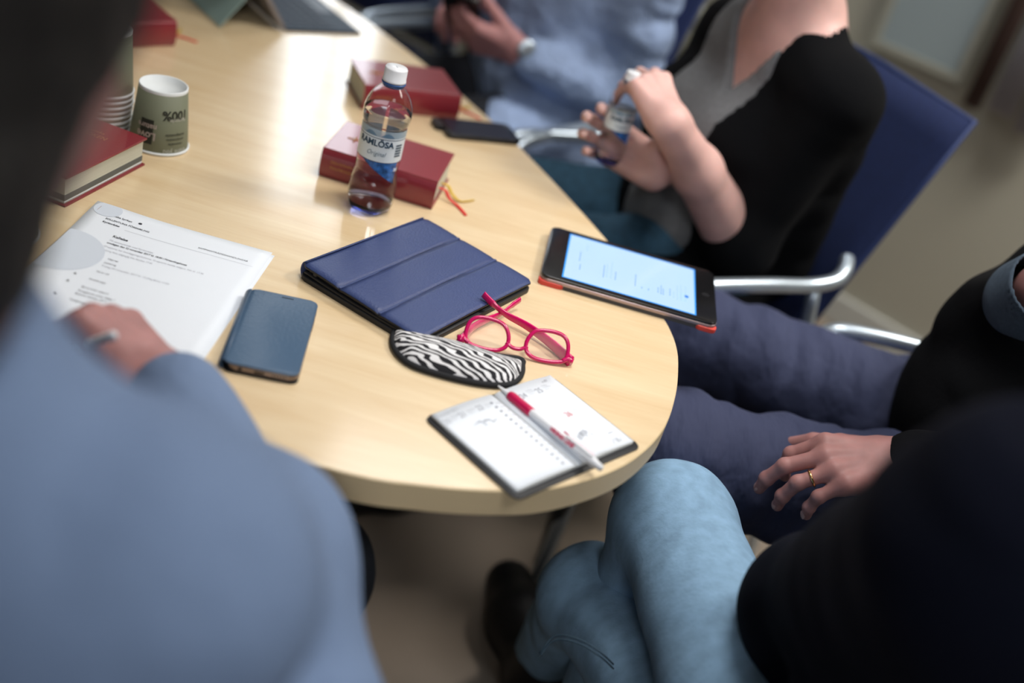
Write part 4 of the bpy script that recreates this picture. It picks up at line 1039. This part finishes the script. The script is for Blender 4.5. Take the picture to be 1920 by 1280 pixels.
# ---- woman in the black cardigan
def woman():
    F, L = F3, UPV.cross(F3)
    root = thing('person', 'woman in an open black cardigan and grey V-neck top opening a water bottle', 'person', (.27, 1.96, 0))
    root.location = (0, 0, 0)
    pel = Vector((.245, 1.945, .55)); chest = Vector((.285, 1.905, .80)); neck = Vector((.292, 1.865, 1.0))
    shN = neck+L*.118-UPV*.065; shF = neck-L*.125-UPV*.065
    elN = at(1372, 436, .68); wrN = at(1256, 230, .875); elF = at(1262, 292, .68); wrF = at(1232, 322, .775)+Vector((0, .0, 0))
    dN = at(1222, 160, .905)-wrN; nN = Vector((.46, -.82, .30))
    hN = hand(wrN, dN, nN, -1, [(.60, .50, .25), (.66, .55, .25), (.72, .60, .3), (.80, .62, .3)], 1.1, thumb=(-.75, .25, .1), scale=.90)
    hF = hand(wrF, at(1122, 245, .80)-wrF, Vector((-.75, .55, .1)), 1, [(.55, .75, .6)]*4, 1.2, thumb=(.1, -.5, .8), scale=.92)
    hC = neck+UPV*.20+F*.055
    hd = head_fn(hC, F)
    core = union(torso_prims(pel, chest, neck, F, (shN, shF), .150, .74)+[rc(neck-UPV*.03, hC-UPV*.08-F*.01, .062, .056), rc(shN, elN, .048, .040), rc(shF, elF, .048, .040)], .03)
    fN = union([forearm(wrN, elN, 0, 0, 1.12)], .01); fF = union([forearm(wrF, elF, 0, 0, .98)], .01)
    sdf_obj('body', [(join2(core, hd, .02), .008), (join2(hN, fN, .02), .0026), (join2(hF, fF, .02), .003)], SKIN, root)
    head_parts(root, hd, HAIRB)
    bm = BM(); bmesh.ops.create_uvsphere(bm, u_segments=12, v_segments=8, radius=.010); bmesh.ops.translate(bm, verts=bm.verts, vec=hC+L*.083-UPV*.065+F*.0); obj('red_earring', bm, mat('red_bead', (.35, .01, .02), rough=.3), root, True)
    # grey top with a V neckline
    tp = union(torso_prims(pel-UPV*.03, chest, neck-UPV*.015, F, (shN, shF), .152, .80, .045)+[el(chest+F*.075+s*L*.07-UPV*.0, (.085, .09, .085), F, L) for s in (-1, 1)], .05)
    vb = neck+F*.12-UPV*.112
    def top(P):
        d = folds(tp, .004, 18, (F+UPV*.6), .3, 11)(P); q = P-V3(vb); h_ = q@V3(UPV); l_ = np.abs(q@V3(L)); f_ = q@V3(F)
        V = np.maximum(l_*.86-h_*.50-.004, -(f_+.20)); d = np.maximum(d, -V); q2 = P-V3(chest+F*.1); hh = q2@V3(UPV); ll = q2@V3(L)
        d = d+np.clip(np.maximum(ll-(.080+.10*np.clip(hh-.02, 0, .2)), -ll-(.066+.06*np.clip(hh, 0, .2)))*2, 0, .03)
        d = np.maximum(d, np.abs(q@V3(L))-.125)
        return np.maximum(d, (P-V3(neck))@V3(UPV)-.045)
    top.bb = tp.bb; sdf_obj('grey_top', [(top, .006)], GREYTOP, root)
    # cardigan: open at the front
    ct_ = union(torso_prims(pel-UPV*.03, chest, neck-UPV*.01, F, (shN+L*.004, shF-L*.004), .158, .86, .035)+[el(chest+F*.070+s*L*.075, (.088, .088, .09), F, L) for s in (-1, 1)]
               +[rc(pel-F*.02+L*.12-UPV*.02, pel+F*.16+L*.15-UPV*.0, .08, .06), rc(shN-F*.045-UPV*.01, pel+L*.13-F*.10+UPV*.05, .058, .075)], .04)
    eo = elN+Vector((.018, .0, -.008))
    sl_ = union([rc(shN+L*.004, eo, .062, .062), rc(shF-L*.004, elF, .060, .054), rc(eo, eo.lerp(wrN, .05), .060, .058), rc(elF, elF.lerp(wrF, .3), .054, .050)], .03)
    cp = join2(ct_, sl_, .01); ctf = folds(ct_, .0055, 16, (UPV+L*.5), .4, 4); slf = folds(sl_, .006, 17, (wrN-elN), .4, 14)
    c0 = chest+F*.1; cdn = (wrN-elN).normalized(); hem = elN.lerp(wrN, .16)
    def card(P):
        d = ctf(P); q = P-V3(c0); h_ = q@V3(UPV); l_ = q@V3(L); f_ = q@V3(F)
        wN = .080+.10*np.clip(h_-.02, 0, .2); wF = .066+.06*np.clip(h_, 0, .2)
        op = np.maximum(np.maximum(l_-wN, -l_-wF), -(f_+.10)); d = np.maximum(d, -op)
        d = np.maximum(d, (P-V3(neck))@V3(UPV*.97-F*.35)-.052)
        sl = slf(P)
        return smin(d, sl, .03)
    card.bb = cp.bb; sdf_obj('cardigan', [(card, .006)], BLACK, root)
    trouser(pel, F, [(pel+L*.09, Vector((-.08, 1.70, .56)), Vector((-.05, 1.72, .12))), (pel-L*.09, Vector((-.20, 1.90, .56)), Vector((-.17, 1.92, .12)))], JEANS2, root, seed=3, vox=.009, rt=.088)
    shoe(root, (-.03, 1.74, 0), (-.22, 1.60, 0), SHOE); shoe(root, (-.15, 1.94, 0), (-.34, 1.80, 0), SHOE)
    return wrN, wrF
woman()
bp = at(1136, 303, .770)
b2 = make_bottle('clear water bottle held in both hands by the woman in the cardigan', (bp.x, bp.y, bp.z), .4, .142, False)

# ---- man in the pale blue shirt holding a phone
def man_phone():
    F, L = F2, UPV.cross(F2)
    root = thing('person', 'man in a pale blue shirt at the top holding a dark phone in both hands', 'person')
    pel = Vector((-.09, 2.42, .55)); chest = Vector((-.075, 2.42, .82)); neck = Vector((-.08, 2.40, 1.06))
    shN = neck+L*.18-UPV*.06; shF = neck-L*.18-UPV*.06
    elN = at(1175, 185, .68); wrN = at(972, 98, .735); elF = Vector((-.34, 2.62, .70)); wrF = at(880, 8, .76)+Vector((0, .06, 0))
    hN = hand(wrN, at(870, 62, .745)-wrN, Vector((.25, -.75, -.6)), -1, [(.5, .7, .5)]*4, .9, thumb=(-.8, .0, .65), scale=1.02)
    hF = hand(wrF, at(820, 22, .765)-wrF, Vector((-.3, .2, .9)), 1, [(.4, .6, .5)]*4, .9, thumb=(-.4, -.8, .2), scale=1.0)
    hC = neck+UPV*.21+F*.07; hd = head_fn(hC, (F-UPV*.5).normalized())
    core = union(torso_prims(pel, chest, neck, F, (shN, shF), .155, .74)+[rc(neck-UPV*.03, hC-UPV*.08-F*.02, .066, .060), rc(shN, elN, .048, .040), rc(shF, elF, .048, .040)], .03)
    sdf_obj('body', [(join2(core, hd, .02), .009), (join2(hN, forearm(wrN, elN, 0, 0), .02), .003), (join2(hF, forearm(wrF, elF, 0, 0), .02), .003)], SKIN3, root)
    head_parts(root, hd, HAIR)
    tp = union(torso_prims(pel-UPV*.03, chest, neck-UPV*.01, F, (shN, shF), .178, .80, .04)
               +[rc(shN, elN, .074, .064), rc(elN, wrN.lerp(elN, .12), .064, .045), rc(shF, elF, .074, .062), rc(elF, wrF.lerp(elF, .15), .062, .045), rc(pel+L*.08+F*.03, pel+L*.13+F*.20+UPV*.02, .095, .070), rc(pel+F*.02+L*.13, pel+L*.20-F*.02-UPV*.06, .09, .07)], .04)
    g = folds(tp, .009, 15, UPV+L*.4, .5, 8); g = cut(g, [(neck+UPV*.035, UPV-F*.3)])
    sdf_obj('shirt', [(g, .007)], SHIRT2, root)
    c = wrN.lerp(elN, .06); dv = (elN-wrN).normalized(); a = dv.cross(UPV).normalized(); b = dv.cross(a)
    bm = BM(); tube(bm, [c+(a*math.cos(i*math.pi/12)*.031+b*math.sin(i*math.pi/12)*.027) for i in range(24)], .0065, 8, True, flat=None); wt = obj('watch_strap', bm, BLACKL, root, True)
    wc = c+(CAMP-c).normalized()*.032-a*0+UPV*.012
    sdf_obj('watch_face', [(el(wc, (.019, .019, .006), dv, (CAMP-c).cross(dv)), .002)], CHROME, wt)
    trouser(pel, F, [(pel+L*.09, pel+L*.10+F*.43+UPV*.01, pel+L*.10+F*.40-UPV*.43), (pel-L*.09, pel-L*.14+F*.43+UPV*.01, pel-L*.14+F*.40-UPV*.43)], DARKTR, root, seed=5, vox=.009)
    for s in (.10, -.14): hp = pel+L*s+F*.38; shoe(root, (hp.x, hp.y, 0), (hp.x+F.x*.24, hp.y+F.y*.24, 0), SHOE)
man_phone()
pc = at(868, 22, .775); t = thing('mobile_phone', 'dark phone held in both hands by the man in the pale blue shirt', 'phone', pc, yaw(F2)+.2)
t.rotation_euler = (0, math.radians(-38), yaw(F2)+.75)
bm = BM(); prism(bm, rrect(.15, .075, .010), -.005, .005, .0015); obj('phone_body', bm, BLACKP, t, True)
bm = BM(); prism(bm, rrect(.13, .068, .004), .005, .0054); obj('screen', bm, mat('dark_phone_glass', (0, 0, 0)), t)

# ---- man in navy chinos with the ring
def man_ring():
    F, L = F4, UPV.cross(F4)      # L points to the viewer
    root = thing('person', 'man in a black sweater and navy chinos resting a ringed hand on his thigh', 'person')
    pel = Vector((.735, 1.42, .545)); chest = Vector((.80, 1.42, .82)); neck = Vector((.84, 1.42, 1.06))
    shN = neck+L*.19-UPV*.06; shF = neck-L*.19-UPV*.06
    wrN = at(1694, 866, .690); elN = Vector((.80, 1.13, .76)); elF = at(1862, 615, .78); wrF = at(2040, 490, .96)
    hN = hand(wrN, at(1535, 868, .672)-wrN, Vector((.02, -.28, .96)), -1, [(.70, .80, .45), (.45, .62, .35), (.50, .68, .38), (.62, .70, .4)], .8, thumb=(-.75, .55, -.45), scale=1.04)
    hF = hand(wrF, Vector((.1, -.1, .5)), Vector((.3, .9, 0)), 1, [(.3, .4, .3)]*4, 1, scale=1.0)
    hC = neck+UPV*.22+F*.05; hd = head_fn(hC, F)
    core = union(torso_prims(pel, chest, neck, F, (shN, shF), .16, .74)+[rc(neck-UPV*.03, hC-UPV*.08-F*.02, .066, .060), rc(shN, elN, .05, .042), rc(shF, elF, .05, .042)], .03)
    bd = sdf_obj('body', [(join2(core, hd, .02), .009), (join2(hN, forearm(wrN, elN, 0, 0, 1.0), .02), .0021), (join2(hF, forearm(wrF, elF, 0, 0), .02), .004)], SKIN2, root)
    nails(bd, hN, (0, 1, 2, 3)); head_parts(root, hd, HAIR)
    pts = hN.info[2][0]; dv = (pts[1]-pts[0]).normalized(); c = pts[0].lerp(pts[1], .62); a = dv.cross(UPV).normalized(); b = dv.cross(a)
    bm = BM(); tube(bm, [c+(a*math.cos(i*math.pi/14)+b*math.sin(i*math.pi/14))*.0096 for i in range(28)], .0016, 8, True); obj('ring', bm, mat('gold_ring', (.75, .50, .22), rough=.2, metal=1), bd, True)
    tp = union(torso_prims(pel-UPV*.01, chest, neck, F, (shN, shF), .185, .88, .085)
               +[rc(shN, elN, .078, .066), rc(elN, wrN.lerp(elN, .05), .066, .043), rc(shF, elF, .074, .060), rc(elF, wrF.lerp(elF, .45), .061, .055)], .04)
    g = folds(tp, .006, 14, UPV, .5, 2); g = cut(g, [(neck+UPV*.03, UPV)])
    def gg(P):
        d = g(P); n_ = (wrF-elF).normalized(); a = (P-V3(elF.lerp(wrF, .45)))@V3(n_); near = np.linalg.norm(P-V3(elF.lerp(wrF, .7)), axis=-1)-.11
        return np.where(near < 0, np.maximum(d, a), d)
    gg.bb = tp.bb; sdf_obj('sweater', [(gg, .007)], BLACK, root)
    n_ = (wrF-elF).normalized(); c0 = elF.lerp(wrF, .44); c1 = elF.lerp(wrF, .66)
    cf = cut(rc(c0, c1+n_*.06, .058, .046), [(c1, n_)]); inner = rc(c1-n_*.04, c1+n_*.2, .050, .042)
    def cuff(P): return np.maximum(cf(P), -inner(P))
    cuff.bb = cf.bb; cu = sdf_obj('denim_shirt_cuff', [(cuff, .0035)], mat('grey_blue_denim', (.075, .11, .155), rough=.9, vary=(200, .12)), root)
    bdir = (CAMP-c1).normalized(); bdir = (bdir-n_*bdir.dot(n_)).normalized()
    sdf_obj('button', [(el(c1-n_*.035+bdir*.047, (.0065, .0065, .003), n_, n_.cross(bdir)), .0015)], mat('brown_button', (.12, .10, .09), rough=.4), cu)
    kN = Vector((.24, 1.265, .553)); kF = Vector((.26, 1.61, .553))
    trouser(pel, F, [(pel+L*.10, kN, (.40, 1.28, .12)), (pel-L*.10, kF, (.42, 1.64, .12))], CHINO, root, rt=.100, rk=.082, amp=.011, seed=21, vox=.006)
    shoe(root, (.43, 1.30, 0), (.24, 1.28, 0), SHOE); shoe(root, (.45, 1.66, 0), (.24, 1.63, 0), SHOE)
man_ring()

# ---- nearest person at the lower right
def near_person():
    F, L = F5, UPV.cross(F5)
    root = thing('person', 'person in light blue jeans and dark navy jumper nearest at the lower right', 'person')
    pel = Vector((.47, .66, .545)); chest = Vector((.50, .62, .84)); neck = Vector((.49, .62, 1.08))
    shL = neck+L*.19-UPV*.05; shR = neck-L*.19-UPV*.03
    elL = at(1540, 1150, .68); wrL = Vector((.52, .86, .64)); elR = Vector((.66, .86, .74)); wrR = Vector((.62, .98, .62))
    hL = hand(wrL, Vector((.55, .25, -.02)), UPV, -1, [(.4, .5, .3)]*4, 1, scale=1.0); hR = hand(wrR, Vector((-.1, .3, -.02)), UPV, 1, [(.4, .5, .3)]*4, 1, scale=1.0)
    hC = neck+UPV*.22+F*.04; hd = head_fn(hC, F)
    core = union(torso_prims(pel, chest, neck, F, (shL, shR), .155, .74)+[rc(neck-UPV*.03, hC-UPV*.08-F*.02, .064, .058), rc(shL, elL, .048, .04), rc(shR, elR, .048, .04)], .03)
    sdf_obj('body', [(join2(core, hd, .02), .009), (join2(hL, forearm(wrL, elL, 0, 0), .02), .004), (join2(hR, forearm(wrR, elR, 0, 0), .02), .004)], SKIN, root)
    head_parts(root, hd, HAIRB)
    tp = union(torso_prims(pel-UPV*.01, chest, neck, F, (shL, shR), .185, .85, .05)
               +[rc(shL, elL, .098, .072), rc(elL, wrL.lerp(elL, .1), .072, .05), rc(shR, elR, .085, .07), rc(elR, wrR.lerp(elR, .1), .07, .05), rc(pel+F*.08-L*.05, pel+F*.12+L*.10, .10)], .05)
    g = cut(folds(tp, .006, 13, UPV, .5, 31), [(neck+UPV*.03, UPV)]); sdf_obj('jumper', [(g, .007)], NAVY, root)
    kA = at(1258, 975, .565); aA = kA+Vector((.02, .03, -.45)); kB = at(1108, 1120, .39); aB = Vector((.19, 1.31, .10))
    jA = sdf_obj('jeans', [(cut(folds(join2(union([rc(pel-L*.07+UPV*.02, pel+L*.07+UPV*.02, .115), rc(pel+L*.07, kA, .094, .069)], .04), rc(kA, aA, .068, .055), .03), .006, 13, F+UPV*.5+L*.4, .3, 41), [(pel+UPV*.12, UPV)]), .006),
                           (folds(join2(rc(pel+L*.02-UPV*.03, kB, .088, .066), rc(kB, aB, .066, .050), .03), .0035, 20, F, .4, 43), .006)], JEANS, root)
    for k, (dx) in enumerate((0, 8)):
        P = catmull([at(1012, 1225+dx*.6, .50), at(1040, 1192+dx, .515), at(1085, 1198+dx, .525), at(1125, 1222+dx, .52), at(1150, 1245+dx, .50)], 5)
        bm = BM(); tube(bm, P, .0011, 6); obj('seam', bm, mat('denim_seam', (.03, .06, .09), rough=.9), jA, True)
    h0_ = at(1018, 1275, .05); t0_ = at(962, 1075, .05)
    shoe(root, (h0_.x, h0_.y, 0), (t0_.x, t0_.y, 0), SHOE, .062); sh = Vector((aA.x, aA.y+.02, 0)); shoe(root, sh, sh+Vector((-.08, .22, 0)), SHOE)
near_person()

# ---- man writing at the lower left
def writer():
    F, L = F1, UPV.cross(F1)     # L points left
    root = thing('person', 'man in a light blue shirt writing with his back turned at the lower left', 'person')
    pel = Vector((-.29, .36, .545)); chest = Vector((-.31, .41, .80)); neck = at(-300, 640, 1.05)
    shR = at(260, 1110, .95); shL = neck+L*.20-UPV*.08
    elR = at(478, 1040, .775); wrR = at(312, 716, .772); elL = Vector((-.62, .42, .72)); wrL = Vector((-.44, .62, .655))
    hR = hand(wrR, at(205, 610, .792)-wrR, Vector((.45, .1, .85)), 1, [(.95, .9, .5), (1.1, 1.0, .6), (1.2, 1.1, .6), (1.2, 1.1, .6)], .6, thumb=(-.75, .45, -.15), scale=.98)
    hL = hand(wrL, Vector((.4, .4, -.05)), UPV, -1, [(.2, .3, .2)]*4, 1, scale=1.0)
    hC = at(-100, -110, 1.225); hd = head_fn(hC, (F*.8-UPV*.6).normalized())
    core = union(torso_prims(pel, chest, neck, F, (shR, shL), .155, .74)+[rc(neck-UPV*.03, hC-UPV*.06-F*.02, .066, .060), rc(shR, elR, .046, .040), rc(shL, elL, .046, .040)], .03)
    sdf_obj('body', [(join2(core, hd, .02), .008), (join2(hR, forearm(wrR, elR, 0, 0), .02), .0024), (join2(hL, forearm(wrL, elL, 0, 0), .02), .004)], SKIN2, root)
    head_parts(root, hd, HAIR, True, .075)  # dark hair lowered over cheek and neck, standing in for their shade
    tp = union(torso_prims(pel-UPV*.01, chest, neck, F, (shR, shL), .185, .82, .03)
               +[rc(shR, elR, .086, .057), rc(elR, wrR.lerp(elR, .10), .060, .043), rc(elR, at(510, 1330, .72), .058, .085), rc(shL, elL, .078, .06), rc(elL, wrL.lerp(elL, .1), .06, .043)], .05)
    g = cut(folds(tp, .006, 13, UPV, .6, 51), [(neck+UPV*.03, UPV-F*.3)]); sdf_obj('shirt', [(g, .006)], SHIRT, root)
    cl = cut(cut(rc(neck-UPV*.03, neck+UPV*.07+F*.01, .078, .068), [(neck+UPV*.045, UPV-F*.2)]), [(neck-UPV*.03, -UPV)]); sdf_obj('collar', [(cl, .004)], SHIRT, root)
    trouser(pel, F, [(pel-L*.09, (-.13, .85, .565), (-.16, .66, .12)), (pel+L*.09, (-.45, .84, .56), (-.46, .66, .12))], DARKTR, root, seed=61, vox=.009)
    shoe(root, (-.16, .63, 0), (-.15, .88, 0), SHOE); shoe(root, (-.46, .63, 0), (-.48, .88, 0), SHOE)
writer()
p0 = at(118, 660, .745); p1 = at(176, 641, .80)
t = thing('ball_pen', 'light pen held by the man writing on the agenda sheet', 'pen', p0); d_ = p1-p0; t.rotation_euler = d_.to_track_quat('X', 'Z').to_euler()
bm = BM(); lathe(bm, [(.0003, 0), (.0012, .004), (.0038, .016), (.0042, .03), (.0042, .135), (.0001, .138)], 16); bmesh.ops.transform(bm, verts=bm.verts, matrix=Matrix.Rotation(math.pi/2, 4, 'Y')); obj('barrel', bm, WHITEPL, t, True)

# each person's and the table's Empty stands at its base on the floor
bases = {'person': (.245, 1.945, 0), 'person.001': (-.09, 2.42, 0), 'person.002': (.735, 1.42, 0), 'person.003': (.47, .66, 0), 'person.004': (-.29, .36, 0), 'conference_table': (cx, cy, 0)}
for nm, b in bases.items():
    ro = bpy.data.objects[nm]; b = Vector(b); ro.location = b
    for ch in ro.children: ch.location = ch.location-b
